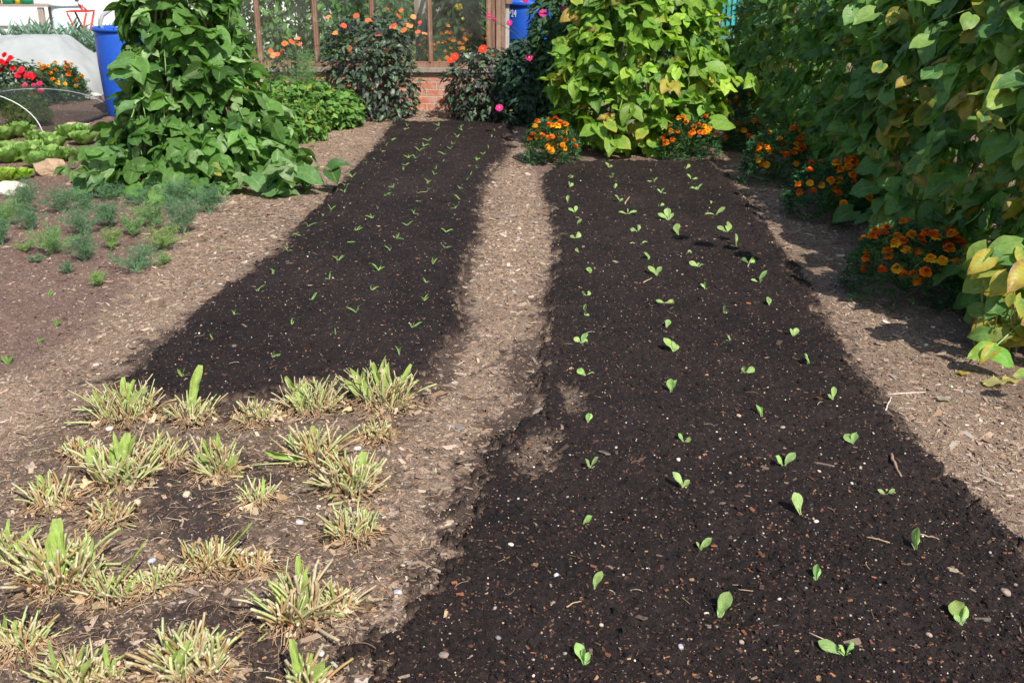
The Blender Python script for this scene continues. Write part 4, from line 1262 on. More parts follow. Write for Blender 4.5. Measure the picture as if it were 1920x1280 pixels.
# ------------------------------------------------------------------ feathery herbs on the left
def feathery(seed, px, py, wpx, hpx, label, tone=0, n=None, group="feathery fennel plants on the left soil", Y=None):
    r = np.random.default_rng(seed)
    c = gat(px, py); s = 1 / ppm(c); w = wpx * s * .62; h = hpx * s * .92
    root = thing("fennel_plant", label, "herb plant", c, group)
    n = n or int(6 + wpx * .16)
    acc = Acc(); sa = Acc()
    c0 = np.array([(0.135, 0.255, 0.125), (0.18, 0.33, 0.11), (0.24, 0.38, 0.11)][tone])
    T0 = np.array([[0, 0, 0], [-.5, .4, 0], [0, 1, 0], [.5, .4, 0]], float); F0 = np.array([[0, 1, 2, 3]])
    P_ = []; D_ = []; L_ = []
    for k in range(n):
        a = r.random() * 2 * PI; sp = r.uniform(.2, 1)
        tip = c + np.array([math.cos(a) * w * sp, math.sin(a) * w * sp, h * (1.05 - .55 * sp * sp) * r.uniform(.7, 1.05)])
        mid = c + (tip - c) * .5 + np.array([0, 0, h * .12])
        tt = np.linspace(0, 1, 7)[:, None]
        pts = (1 - tt) ** 2 * c + 2 * tt * (1 - tt) * mid + tt ** 2 * tip
        sa.tube(pts, np.linspace(.0018, .0007, 7), c0 * 1.2, 3, cap=False)
        for q in range(2, 7):
            for m in range(6):
                a2 = r.random() * 2 * PI
                d = nrm(np.array([math.cos(a2), math.sin(a2), r.uniform(.1, .8)]))
                l = h * r.uniform(.12, .28)
                P_.append(pts[q] + 0 * d); D_.append(d); L_.append(l)
    P = np.array(P_); D = np.array(D_); L = np.array(L_)
    m = len(P)
    for k in range(5):
        t = r.uniform(.15, 1, m)
        b = P + D * (L * t)[:, None]
        d = nrm(D + r.normal(0, .75, (m, 3)) + [0, 0, .15])
        l = L * r.uniform(.3, .6, m)
        acc.addmany(T0, F0, frames(r.normal(0, 1, (m, 3)), d), np.stack([np.full(m, .0021), l, l], -1), b, np.tile(c0, (m, 1)) * r.uniform(.65, 1.35, (m, 1)))
    acc.addmany(T0, F0, frames(r.normal(0, 1, (m, 3)), D), np.stack([np.full(m, .0022), L, L], -1), P, np.tile(c0, (m, 1)) * .9)
    obj("fronds", acc, M_FINE, root); obj("stems", sa, M_STEM, root)

FN = [ # px,py,w,h,tone,label
 (50, 405, 70, 75, 0, "blue-green fennel beside the white rock at the left edge"),
 (15, 425, 60, 60, 1, "light green fennel cut by the left edge, nearest the white rock"),
 (60, 432, 50, 50, 0, "small grey-green fennel in front of the one by the white rock"),
 (118, 398, 75, 55, 0, "wide soft fennel just right of the white rock"),
 (158, 440, 80, 62, 0, "full fennel in the middle of the patch with dense plumes"),
 (100, 475, 85, 60, 1, "bright green fennel at the left front of the patch"),
 (160, 490, 55, 65, 0, "blue-green fennel with pale forked base standing in front"),
 (50, 470, 40, 22, 2, "tiny fennel sprig on its own at the left front"),
 (208, 425, 75, 60, 0, "medium fennel below the bean wigwam's left side"),
 (250, 443, 55, 46, 1, "open V-shaped fennel between two fuller ones"),
 (210, 468, 40, 46, 2, "slim yellow-green fennel near the centre front"),
 (205, 375, 70, 40, 0, "fennel against the foot of the bean wigwam, far left one"),
 (290, 425, 70, 60, 1, "fennel with thin see-through plumes below the wigwam's middle"),
 (345, 438, 85, 78, 0, "largest fennel at the right, above the path edge"),
 (305, 466, 75, 50, 2, "yellow-green fennel in front of the largest fennel"),
 (255, 510, 95, 55, 0, "low spreading fennel with dark plumes closest to the path"),
 (305, 497, 40, 24, 2, "very small green fennel tuft right of the low spreading one"),
 (188, 534, 45, 32, 2, "lone little fennel nearest the camera on bare soil"),
 (128, 512, 28, 26, 0, "thin grey fennel seedling between two front fennels"),
 (68, 492, 28, 20, 0, "small faint fennel wisp left of the front row"),
 (330, 385, 100, 55, 0, "fennel clump touching the bean leaves, right of centre"),
 (395, 400, 80, 60, 0, "rightmost dark blue-green fennel against the wigwam"),
 (270, 385, 60, 40, 0, "fennel in the shade of the wigwam's lowest leaves"),
 (160, 395, 50, 40, 0, "fennel behind the full middle one, close to the tan rock"),
 (5, 460, 40, 55, 0, "dark fennel half outside the left edge")]
for k, (x, y, w, h, t, lab) in enumerate(FN):
    feathery(400 + k, x, y, w, h, lab, t)
WEEDS = [(92, 555, 12, 14, "tiny grass weed below the fennel patch"), (106, 612, 16, 16, "tiny green weed on bare left soil, upper one"),
         (75, 643, 14, 14, "tiny green weed on bare left soil, middle one"), (15, 682, 16, 18, "tiny green weed at the left edge above the cut clumps"),
         (410, 466, 16, 8, "flat green weed on the path beside the left bed")]
for k, (x, y, w, h, lab) in enumerate(WEEDS):
    r = np.random.default_rng(700 + k); c = gat(x, y); s = 1 / ppm(c); acc = Acc()
    for q in range(9):
        a = r.random() * 6.28; d = nrm(np.array([math.cos(a) * .6, math.sin(a) * .5, 1])); L = h * s * r.uniform(.6, 1.2)
        T0, F0, L0 = STRAP_T[r.integers(0, 3)]
        acc.addmany(T0, F0, frames(np.array([[r.normal(0, .5), -1, .3]]), d[None]), np.array([[L * 1.3, L, L]]), c[None], np.array([(0.2, 0.33, 0.08)]), L0, np.array([-.4]))
    props(obj("weed", acc, M_SEED, origin=c), lab, "weed", "tiny weeds on the bare soil")

# ------------------------------------------------------------------ stones
def stone(seed, px, py, w, h, d, col, label, name="stone", rz=0.0, cat="stone"):
    r = np.random.default_rng(seed); c = gat(px, py, 0)
    big = w > .06
    T0, F0 = sphere_t(*((8, 11) if big else (10, 14)))
    T = T0.copy()
    q = np.sign(T) * np.abs(T) ** (0.65 if big else .8)
    if big: q = q @ np.array(Euler((.3, .5, seed * 1.3)).to_matrix()).T
    nz = fbm(T[:, 0] * 2 + seed, T[:, 1] * 2 + T[:, 2] * 1.7, 1.0, 3, seed)
    T = q * (1 + (.38 if big else .22) * nz[:, None]) + r.normal(0, .035 if big else .01, q.shape)
    T = T * np.array([w, d, h]) * .5
    acc = Acc(); T = T @ yawmat(np.array(rz)).T + c + [0, 0, h * .3]
    acc.add(T, F0, np.array(col) * (1 + .15 * nz[:, None]))
    return props(obj(name, acc, M_STONE, origin=c, smooth_=not big), label, cat)
stone(1, 20, 362, .23, .10, .16, (0.62, 0.57, 0.47), "white rough rock at the left edge above the fennel")
stone(2, 98, 328, .20, .15, .14, (0.38, 0.26, 0.17), "tan angular rock between the lettuces and the bean wigwam", rz=.4)
stone(3, 78, 322, .08, .05, .06, (0.52, 0.36, 0.24), "small tan stone leaning on the left of the angular tan rock")
stone(4, 172, 186, .26, .09, .16, (0.52, 0.50, 0.46), "pale flat stone at the blue barrel's foot")
stone(5, 152, 176, .16, .10, .12, (0.40, 0.36, 0.34), "grey stone behind the pale flat stone by the marigolds")
stone(6, 140, 240, .28, .07, .14, (0.50, 0.38, 0.26), "long tan stone behind the lettuces")
stone(7, 668, 226, .10, .06, .08, (0.45, 0.44, 0.44), "grey stone at the left foot of the orange dahlia bush")
stone(8, 680, 228, .07, .06, .06, (0.36, 0.35, 0.36), "darker grey stone touching the one at the dahlia's foot")
PB = [(746, 1112, .030, (0.42, 0.42, 0.45), "blue-grey pebble on the chips right of the tall cut clump"), (1736, 648, .028, (0.55, 0.52, 0.48), "oval pale pebble on the sunlit path below the nearest marigold"),
      (1272, 858, .022, (0.62, 0.52, 0.42), "round cream pebble above the third nearest seedling of the second row"), (1385, 781, .022, (0.55, 0.36, 0.24), "pinkish brown pebble left of a two-leaved seedling"),
      (958, 1022, .020, (0.66, 0.60, 0.50), "cream pebble at the bed's scattered left part"), (1530, 982, .018, (0.75, 0.70, 0.60), "white pebble below the large single-leaf seedling"),
      (1043, 1078, .020, (0.50, 0.50, 0.55), "pale blue-grey pebble left of an upright single-leaf seedling"), (1276, 1214, .022, (0.40, 0.38, 0.44), "mauve-grey pebble near the bottom edge"),
      (1195, 970, .0, (0, 0, 0), ""), (832, 1228, .030, (0.24, 0.19, 0.16), "flat grey-brown flake lying in the compost near the bottom"), (670, 843, .035, (0.55, 0.50, 0.46), "pale stone between two cut clumps on the right"),
      (350, 928, .034, (0.56, 0.46, 0.32), "sandy stone on the bare patch below the upright clump"), (258, 942, .034, (0.54, 0.42, 0.26), "sandy stone at the foot of the pinkish clump"),
      (562, 978, .03, (0.50, 0.50, 0.52), "grey square stone left of the edge clump"), (205, 806, .034, (0.50, 0.45, 0.42), "greyish stone in front of the browned clump"),
      (285, 1053, .03, (0.45, 0.46, 0.52), "blue-grey stone above the loose curved clump"), (1885, 1112, .036, (0.30, 0.23, 0.18), "large wood-coloured flake at the lower right edge"),
      (600, 1225, .03, (0.48, 0.47, 0.46), "grey stone right of the narrow bottom clump"), (1325, 1146, .018, (0.62, 0.56, 0.44), "broken cream pebble left of a leaning seedling"),
      (180, 686, .03, (0.52, 0.47, 0.42), "greyish pebble on the chips above the browned clump")]
for k, (x, y, w, c, lab) in enumerate(PB):
    if w: stone(40 + k, x, y, w * .85, w * .42, w * .62, c, lab, "pebble", k * .7, "pebble")

# larger dropped pieces
def dropped_leaf(seed, px, py, L, col, label, yel=-.4, rz=0.0):
    r = np.random.default_rng(seed); c = gat(px, py, -.004); acc = Acc()
    T0, F0, L0 = leaf_template(.4, 8, 3, .08, .2, r.uniform(-.3, .3), .06, seed=seed)
    T0 = T0 + r.normal(0, .012, T0.shape)
    R = yawmat(np.array([rz])); acc.addmany(T0, F0, R, np.array([L]), (c + [0, 0, .006])[None], np.array([col]), L0, np.array([yel]))
    props(obj("fallen_leaf", acc, M_SOFT, origin=c), label, "fallen leaf")
dropped_leaf(1, 1800, 590, .09, (0.30, 0.32, 0.16), "pale green fallen leaf lying right of the nearest marigold", -.1, -1.2)
dropped_leaf(2, 1830, 620, .10, (0.45, 0.38, 0.08), "yellow fallen leaf in the shade under the near bean row", .4, -1.5)
dropped_leaf(3, 1845, 722, .09, (0.42, 0.38, 0.16), "dull yellow crumpled leaf lying lowest by the right edge", .3, -1.7)
dropped_leaf(4, 1890, 718, .08, (0.52, 0.46, 0.16), "bright yellow leaf on the ground at the right edge", .3, -.8)
dropped_leaf(5, 1815, 705, .055, (0.42, 0.28, 0.12), "curled brown dry leaf under the drooping bean leaf", .9, 1.0)
dropped_leaf(6, 1758, 752, .06, (0.42, 0.36, 0.28), "ribbed grey dry leaf on the right path", -.5, -1.4)
dropped_leaf(7, 90, 915, .06, (0.50, 0.36, 0.22), "brown dry leaf by the left path's cut clumps", -.5, .6)
dropped_leaf(8, 1440, 322, .06, (0.22, 0.28, 0.12), "limp green leaf on shaded soil near the far marigolds", -.3, 1.3)
def stick(seed, p0, p1, r_, col, label):
    a = gat(*p0, sink=-.006); b = gat(*p1, sink=-.006); r = np.random.default_rng(seed)
    acc = Acc(); acc.tube(wander(r, a, b, .0015, 9), np.linspace(r_, r_ * .6, 9), col, 6)
    props(obj("stick", acc, M_POLE, origin=a), label, "stick")
stick(1, (1206, 533), (1222, 524), .004, (0.36, 0.27, 0.19), "short brown stick on the compost right of a single-leaf seedling")
stick(2, (1172, 383), (1180, 370), .005, (0.44, 0.33, 0.20), "stubby tan stick standing among the far seedlings")
stick(3, (1668, 855), (1690, 890), .006, (0.30, 0.20, 0.13), "dark split stick at the bed's right edge")
stick(4, (1660, 775), (1672, 745), .003, (0.60, 0.55, 0.46), "thin bleached stick on the right path edge")
stick(5, (1625, 1008), (1668, 1020), .0025, (0.40, 0.26, 0.16), "thin brown stalk left of the crumpled seedling in the last row")
stick(6, (1720, 1005), (1760, 1014), .0022, (0.46, 0.34, 0.22), "thin straw right of the crumpled seedling in the last row")
stick(7, (1062, 1140), (1090, 1130), .002, (0.45, 0.32, 0.18), "curly straw below the upright single-leaf seedling")
stick(8, (1665, 740), (1735, 738), .005, (0.46, 0.38, 0.30), "long weathered stick lying across the right path")
stick(9, (1830, 890), (1878, 912), .007, (0.42, 0.34, 0.26), "thick weathered stick on the chips at the right")
stick(10, (365, 885), (375, 920), .005, (0.45, 0.32, 0.20), "brown stalk leaning by the upright clump")

# ------------------------------------------------------------------ greenhouse
def greenhouse():
    gy = 11.25
    xr = at(946, 222)[0] * gy / at(946, 222)[1]; xl = -4.35
    hs = 0.42; ht = 1.9; dp = 2.4
    c0 = np.array([xl, gy, 0.0])
    root = thing("greenhouse", "old timber and glass greenhouse on a low red brick wall", "greenhouse", c0)
    acc = Acc()
    acc.box(((xl + xr) / 2, gy + .055, hs / 2 - .05), (xr - xl, .11, hs + .1))
    acc.box((xr - .055, gy + .11 + dp / 2, hs / 2 - .05), (.11, dp, hs + .1))
    acc.box((xl + .055, gy + .11 + dp / 2, hs / 2 - .05), (.11, dp, hs + .1))
    acc.box(((xl + xr) / 2, gy + dp + .17, hs / 2 - .05), (xr - xl, .11, hs + .1))
    obj("brick_wall", acc, M_BRICK, root, smooth_=False)
    W1 = (0.25, 0.135, 0.085); W2 = (0.30, 0.24, 0.20)
    a = Acc(); a.box(((xl + xr) / 2, gy + .035, hs + .022), (xr - xl + .06, .17, .044), W2); obj("sill", a, M_WOOD, root, smooth_=False)
    a = Acc(); a.box(((xl + xr) / 2, gy + .055, hs + .075), (xr - xl, .07, .06), W1); obj("bottom_rail", a, M_WOOD, root, smooth_=False)
    a = Acc(); a.box(((xl + xr) / 2, gy + .055, ht), (xr - xl, .08, .08), W1); obj("top_rail", a, M_WOOD, root, smooth_=False)
    z0 = hs + .105
    bars = [at_y(x, 60, gy)[0] for x in (805, 697, 590, 482, 372, 262)]
    xs = []
    for k, x in enumerate(bars):
        a = Acc(); a.box((x, gy + .055, (z0 + ht - .04) / 2), (.05, .06, ht - .04 - z0), W1)
        a.box((x, gy + .018, (z0 + ht - .04) / 2), (.022, .02, ht - .04 - z0), W1)
        a.box((x - .012, gy + .018, (z0 + ht - .04) / 2), (.002, .01, ht - .04 - z0), W2)
        obj("glazing_bar", a, M_WOOD, root, smooth_=False)
    edges = [xr - .2] + bars + [xl + .05]
    for k in range(len(edges) - 1):
        a = Acc(); x1, x0 = edges[k], edges[k + 1]
        a.box(((x0 + x1) / 2, gy + .06, (z0 + ht - .04) / 2), (x1 - x0 - .056, .004, ht - .044 - z0))
        obj("window_pane", a, M_GLASS, root, smooth_=False)
    # corner post of several weathered boards
    for k, (dx, w, dy, c) in enumerate(((-.165, .055, -.01, W1), (-.112, .045, .012, (0.22, 0.12, 0.08)), (-.062, .052, -.014, (0.28, 0.17, 0.11)), (-.012, .042, 0.006, (0.24, 0.15, 0.1)))):
        a = Acc(); a.box((xr + dx, gy + .05 + dy, (hs + .046 + ht + .1) / 2), (w, .09, ht + .1 - hs - .046), c)
        obj("corner_board", a, M_WOOD, root, smooth_=False)
    a = Acc(); a.box((xr + .05, gy + .03, 1.38), (.07, .03, .5), (0.26, 0.16, .11)); a.box((xr + .03, gy + .08, .78), (.04, .05, .68), (0.45, .42, .38))
    obj("loose_board", a, M_WOOD, root, smooth_=False)
    # rear frame, end frame, roof frame
    a = Acc()
    for k in range(9):
        x = xl + .1 + k * (xr - xl - .2) / 8
        a.box((x, gy + dp + .17, (hs + ht) / 2), (.05, .05, ht - hs), (0.24, .22, .2))
        a.box((x, gy + .05 + (dp + .1) / 4, ht + .32), (.035, (dp + .2) / 2 * 1.12, .05), W1, R=np.array(Matrix.Rotation(rad(26), 3, 'X')))
        a.box((x, gy + .16 + 3 * (dp + .1) / 4, ht + .32), (.035, (dp + .2) / 2 * 1.12, .05), W1, R=np.array(Matrix.Rotation(rad(-26), 3, 'X')))
    a.box(((xl + xr) / 2, gy + dp + .17, ht), (xr - xl, .06, .07), W1)
    for y in np.linspace(gy + .5, gy + dp - .1, 4):
        a.box((xr - .05, y, (hs + ht) / 2), (.04, .05, ht - hs), W1)
    a.box(((xl + xr) / 2, gy + .1 + dp / 2, ht + .62), (xr - xl, .05, .08), W1)
    obj("rear_frame", a, M_WOOD, root, smooth_=False)
    # inner posts, pale and weathered
    a = Acc()
    for x, w, c in ((at_y(790, 30, gy + 1.2)[0], .09, (0.36, .35, .35)), (at_y(775, 20, gy + 1.0)[0], .05, (0.30, .2, .15)), (at_y(826, 10, gy + 1.6)[0], .06, (0.45, .43, .38)), (at_y(720, 20, gy + 1.8)[0], .06, (.3, .25, .2))):
        a.box((x, gy + 1.3, .95), (w, .05, 1.9), c)
    obj("inner_post", a, M_WOOD, root, smooth_=False)
    return gy, xl, xr
GY, GXL, GXR = greenhouse()

# ------------------------------------------------------------------ leafy plants and shrubs in general
def leafy(name, cat, label, seed, loc, rx, ry, h, n, size, cols, probs, TT=OVAL_T, mat=None, group=None, z0=0.0, shape=2.2, up=.7, out=.6, bottom=0.0, wid=1.0, yp=.01, stemcol=(0.12, .16, .06), nst=8, droop=.2):
    r = np.random.default_rng(seed)
    c = np.array([loc[0], loc[1], gz(loc[0], loc[1]) if len(loc) < 3 else loc[2]])
    root = thing(name, label, cat, c, group)
    ph = r.random(n) * 2 * PI; z = bottom + (1 - bottom) * r.random(n)
    prof = np.clip(1 - np.abs((z - .42) / .62) ** shape, .02, 1) ** .5
    dd = np.where(r.random(n) < .7, r.uniform(.8, 1.08, n), np.sqrt(r.random(n)) * .9)
    bul = 1 + .22 * fbm(ph * 1.3, z * 3, .9, 2, seed)
    R = prof * dd * bul
    P = np.stack([c[0] + rx * R * np.cos(ph), c[1] + ry * R * np.sin(ph), c[2] + .02 + z * h * (1 + .05 * r.normal(0, 1, n))], -1)
    O = nrm(np.stack([np.cos(ph), np.sin(ph), (z - .4) * 1.4], -1))
    nv = nrm(O * out + np.array([0, 0, up]) + r.normal(0, .4, (n, 3)))
    D = nrm(O * .8 + r.normal(0, .5, (n, 3)) - np.array([0, 0, droop]))
    acc = Acc()
    col = pal(r, n, cols, probs, .18)
    yel = np.where(r.random(n) < yp, r.uniform(.3, .8, n), -.4)
    put_leaves(acc, TT, r, P, D, nv, size * r.uniform(.5, 1.2, n), col, yel, wid)
    obj("foliage", acc, mat or M_SOFT, root)
    sa = Acc()
    for k in range(nst):
        a = r.random() * 2 * PI; q = r.uniform(.2, .8)
        t = c + np.array([rx * q * math.cos(a), ry * q * math.sin(a), h * r.uniform(.7, .98)])
        sa.tube(wander(r, c + [rx * .15 * math.cos(a), ry * .15 * math.sin(a), -.03], t, h * .012, 9), np.linspace(.006, .0025, 9), stemcol, 5)
    obj("stems", sa, M_STEM, root)
    return root, c, r

def dahlia_mesh(name, seed, col, centre, petals=8, double=False, R=.045):
    r = np.random.default_rng(seed); acc = Acc()
    T0, F0, L0 = leaf_template(0.30, 6, 3, 0, -.2, .12, .02, seed=seed, prof=([0, .3, .7, .9, 1], [.35, .8, 1, .8, .3]))
    rings = [(petals, R, .12)] if not double else [(10, R, .05), (10, R * .85, .4), (8, R * .65, .8), (6, R * .4, 1.2)]
    for cnt, L, el in rings:
        a = np.arange(cnt) * 2 * PI / cnt + r.random() * 6
        e = el + r.normal(0, .08, cnt)
        d = np.stack([np.cos(a) * np.cos(e), np.sin(a) * np.cos(e), np.sin(e)], -1)
        nn = np.stack([-np.cos(a) * np.sin(e), -np.sin(a) * np.sin(e), np.cos(e)], -1)
        acc.addmany(T0, F0, frames(nn, d), np.stack([np.full(cnt, L * 1.25), np.full(cnt, L), np.full(cnt, L)], -1), np.zeros((cnt, 3)), np.tile(col, (cnt, 1)) * r.uniform(.85, 1.12, (cnt, 1)))
    T1, F1 = sphere_t(5, 9)
    acc.add(T1 * [R * .24, R * .24, R * .16] + [0, 0, R * .08], F1, centre)
    acc.lathe((0, 0, 0), [(0.0025, -.06), (.0025, -.015), (.008, -.008), (.006, -.001)], (0.10, .15, .07), 6)
    return mesh_from(name, acc, M_PETAL)

ORD_M = [dahlia_mesh("dahlia_flower", 1, (0.88, 0.20, 0.07), (0.6, .2, .05)), dahlia_mesh("dahlia_flower", 2, (0.92, 0.32, 0.13), (0.7, .35, .05)), dahlia_mesh("dahlia_flower", 3, (0.80, 0.13, 0.06), (0.5, .15, .04))]
PINK_M = [dahlia_mesh("dahlia_flower", 4, (0.50, 0.012, 0.13), (0.8, .4, .03)), dahlia_mesh("dahlia_flower", 5, (0.62, 0.03, 0.22), (0.8, .4, .03))]
RED_M = [dahlia_mesh("dahlia_flower", 6, (0.72, 0.012, 0.02), (0.5, .01, .02), double=True, R=.055), dahlia_mesh("dahlia_flower", 7, (0.78, 0.03, 0.06), (0.5, .01, .02), double=True, R=.05)]
ROSE_M = [dahlia_mesh("dahlia_flower", 8, (0.78, 0.03, 0.16), (0.5, .01, .02), double=True, R=.05)]
RED1_M = [dahlia_mesh("dahlia_flower", 9, (0.78, 0.06, 0.03), (0.8, .3, .03), R=.045)]

def flowers_px(root, r, meshes, lst, Y, sc=(.9, 1.15), face=.9, stem=None, c=None):
    pts = []; nv = []
    sa = Acc()
    for (x, y, *dy) in lst:
        p = at_y(x, y, Y + (dy[0] if dy else r.uniform(-.15, .15))); pts.append(p)
        v = nrm(np.array([r.normal(.1, .35), -face + r.normal(0, .25), .7])); nv.append(v)
        b = p * .45 + (c if c is not None else p) * .55
        b[2] = p[2] - .30
        sa.tube([b, (b + p) / 2 + [0, 0, .02], p - v * .05], [.003, .0025, .002], (0.10, .12, .08), 4, cap=False)
    put_flowers(root, meshes, r, pts, nv, sc)
    if stem: obj("flower_stalks", sa, M_STEM, root)

DK = [(0.058, 0.088, 0.058), (0.07, 0.12, 0.065), (0.055, 0.055, 0.055), (0.10, 0.17, 0.085)]
# big orange dahlia
x0 = at_y(698, 150, 10.75)[0]
root, c, r = leafy("dahlia_bush", "dahlia", "tall dark-leaved dahlia covered in orange flowers before the greenhouse", 51, (x0, 10.75), .47, .38, .98, 2400, .072, DK, [35, 30, 20, 15], mat=M_LEAF_DARK, group="dahlias in front of the greenhouse", shape=3.5, yp=.006, stemcol=(.06, .04, .04))
flowers_px(root, r, ORD_M, [(615, 32), (628, 62), (645, 48), (668, 30), (698, 40), (643, 50), (709, 66), (736, 52), (738, 48), (762, 45), (768, 48), (752, 20), (728, 18), (748, 30), (775, 32), (783, 60), (796, 63), (690, 38), (757, 57), (787, 42), (672, 75), (725, 95), (655, 92)], 10.45, sc=(.5, .88), face=.5, stem=True, c=c)
x0 = at_y(545, 150, 10.8)[0]
root, c, r = leafy("dahlia_bush", "dahlia", "small thin dark-leaved dahlia with orange flowers left of the tall orange one", 52, (x0, 10.8), .22, .2, .62, 420, .065, DK, [35, 30, 20, 15], mat=M_LEAF_DARK, group="dahlias in front of the greenhouse", shape=4, stemcol=(.06, .04, .04))
flowers_px(root, r, ORD_M, [(534, 82), (547, 78), (558, 72), (508, 96), (520, 102), (528, 98), (560, 82), (512, 104)], 10.6, sc=(.5, .85), stem=True, c=c)
x0 = at_y(905, 190, 10.75)[0]
root, c, r = leafy("dahlia_bush", "dahlia", "low dark purplish dahlia bush right of the visible brickwork", 53, (x0, 10.7), .37, .36, .68, 1800, .07, [(0.065, 0.072, 0.058), (0.07, 0.12, 0.065), (0.068, 0.056, 0.056), (0.13, 0.21, 0.10)], [34, 28, 20, 18], mat=M_LEAF_DARK, group="dahlias in front of the greenhouse", shape=3, stemcol=(.06, .04, .04))
flowers_px(root, r, RED1_M, [(846, 112, -.2), (853, 106, -.2), (905, 92, -.1)], 10.5, sc=(.9, 1.1), stem=True, c=c)
# pink dahlia, tall, partly shaded
x0 = at_y(1048, 120, 10.45)[0]
root, c, r = leafy("dahlia_bush", "dahlia", "tall green dahlia with magenta flowers between greenhouse and lime bean wigwam", 54, (x0, 10.4), .27, .36, 1.36, 3000, .085, [(0.07, 0.15, 0.06), (0.10, 0.21, 0.08), (0.05, 0.11, 0.05)], [30, 25, 20], mat=M_SOFT, group="dahlias in front of the greenhouse", shape=3.5, droop=.4)
flowers_px(root, r, PINK_M, [(1057, 17, -.55), (1018, 25, -.5), (927, 36, -.3), (917, 30, -.3), (955, 43, -.3), (985, 0, -.3), (992, 108, -.5), (936, 202, -.6)], 10.2, sc=(.5, .9), stem=True, c=c)
# waxy blue-green leaf rosette, low by the marigold
x0 = at_y(990, 180, 10.3)[0]
leafy("dahlia_bush", "dahlia", "low green dahlia in shade under the P24 barrel, behind the marigold bush", 55, (x0, 10.35), .30, .3, .78, 1900, .08, [(0.04, 0.09, 0.05), (0.06, 0.12, 0.08)], [1, 1], mat=M_SOFT, group="dahlias in front of the greenhouse")

# celery / parsley like bright green clumps right of the left wigwam
CEL = [(0.15, 0.30, 0.06), (0.11, 0.24, 0.05), (0.22, 0.38, 0.08), (0.07, 0.17, 0.045)]
for k, (px, py, Y, rx, h, lab) in enumerate([
    (530, 240, 9.7, .34, .48, "bright green celery clump behind the left bean wigwam's skirt"),
    (590, 240, 9.9, .30, .42, "bright green celery clump in the middle of the trio"),
    (635, 225, 10.1, .24, .34, "low celery clump at the path's far end beside the orange dahlia"),
    (500, 260, 9.0, .30, .42, "light celery clump pressed against the left bean wigwam"),
    (560, 258, 9.3, .26, .30, "yellowing celery clump at the front of the group")]):
    x0 = at_y(px, py, Y)[0]
    leafy("celery_plant", "celery", lab, 60 + k, (x0, Y), rx, .28, h, 620, .06, CEL, [30, 25, 20, 15], TT=BEAN_T, mat=M_SOFT, group="celery clumps left of the dahlias", up=.9, yp=.05 + .1 * (k == 4), stemcol=(.25, .36, .10), nst=14)
# feathery green dill behind
c = at_y(570, 150, 10.3)
feathery(90, 572, 222, 75, 118, "tall light green feathery dill between celery and tall orange dahlia", 1, n=34, group="tall dill before the greenhouse")
leafy("shrub", "shrub", "yellow-green leafy shoots at the greenhouse sill, left of the thin dahlia", 91, (at_y(495, 120, 10.9)[0], 10.9), .14, .14, .62, 170, .05, [(0.25, 0.38, 0.09), (0.18, .3, .07)], [1, 1], group=None)

# plants inside the greenhouse
TOM = [(0.12, 0.25, 0.06), (0.16, 0.31, 0.07), (0.08, 0.18, 0.055)]
for k, (px, Y, rx, h, n, lab) in enumerate([
    (500, GY + .75, .42, 1.75, 1500, "tomato plant filling the leftmost visible greenhouse pane"),
    (560, GY + .9, .40, 1.8, 1400, "tomato plant behind the second greenhouse pane from the left"),
    (640, GY + .9, .42, 1.75, 1400, "tomato plant behind the glass above the tall orange dahlia"),
    (720, GY + 1.0, .34, 1.7, 1000, "tomato plant with one green fruit, behind the glass near the inner posts"),
    (420, GY + .9, .45, 1.75, 1100, "tomato plant behind glass beside the dark bean wigwam")]):
    x0 = at_y(px, 30, Y)[0]
    leafy("tomato_plant", "tomato plant", lab, 70 + k, (x0, Y, 0.0), rx, .4, h, n, .10, TOM, [30, 25, 20], mat=M_SOFT, group="tomato plants inside the greenhouse", shape=5, droop=.7)
x0 = at_y(862, 30, GY + .8)[0]
root, c, r = leafy("pepper_plant", "pepper plant", "dark drooping plant with a yellow bloom behind the right glass pane", 76, (x0, GY + .8, 0.0), .26, .22, 1.5, 900, .12, [(0.03, 0.07, 0.035), (0.05, 0.10, 0.04)], [1, 1], mat=M_SOFT, shape=3, bottom=.35, droop=1.1)
T1, F1 = sphere_t(8, 12)
nzz = np.random.default_rng(3)
a = Acc(); p = at_y(860, 14, GY + .5)
T2, F2, L2 = leaf_template(.4, 4, 3, 0, .1, .2, .05, seed=3)
n_ = 120; dd = nrm(nzz.normal(0, 1, (n_, 3)))
a.addmany(T2, F2, frames(nzz.normal(0, 1, (n_, 3)), dd), np.full(n_, .045), np.tile(p, (n_, 1)), np.tile([(0.75, 0.62, 0.03)], (n_, 1)) * nzz.uniform(.8, 1.1, (n_, 1)))
obj("yellow_bloom", a, M_PETAL, root)
a = Acc(); a.add(T1 * [.03, .03, .028] + at_y(874, 65, GY + .5), F1, (0.42, .52, .2)); a.add(T1 * [.022, .022, .02] + at_y(868, 36, GY + .5), F1, (0.5, .5, .12)); obj("fruit", a, M_PAINT, root)
# marigolds inside, seen through the right pane
gr = np.random.default_rng(5)
k = 0
for (px, Y, rr, h, lab) in ((820, GY + .45, .24, .86, "marigold inside the greenhouse, nearest the last glazing bar"), (858, GY + .55, .26, .80, "marigold inside the greenhouse, middle of the right pane"),
                            (895, GY + .5, .22, .78, "marigold inside the greenhouse, beside the corner boards"), (835, GY + 1.3, .28, .88, "marigold at the back of the greenhouse, left"), (885, GY + 1.3, .28, .80, "marigold at the back of the greenhouse, right")):
    marigold(80 + k, 0, 0, rr, h, lab, 26, group="marigolds growing inside the greenhouse", loc=(at_y(px, 100, Y)[0], Y, 0.0), meshes=[MFLOW[0], MFLOW[1], MFLOW[3]], dens=1.3)
    k += 1

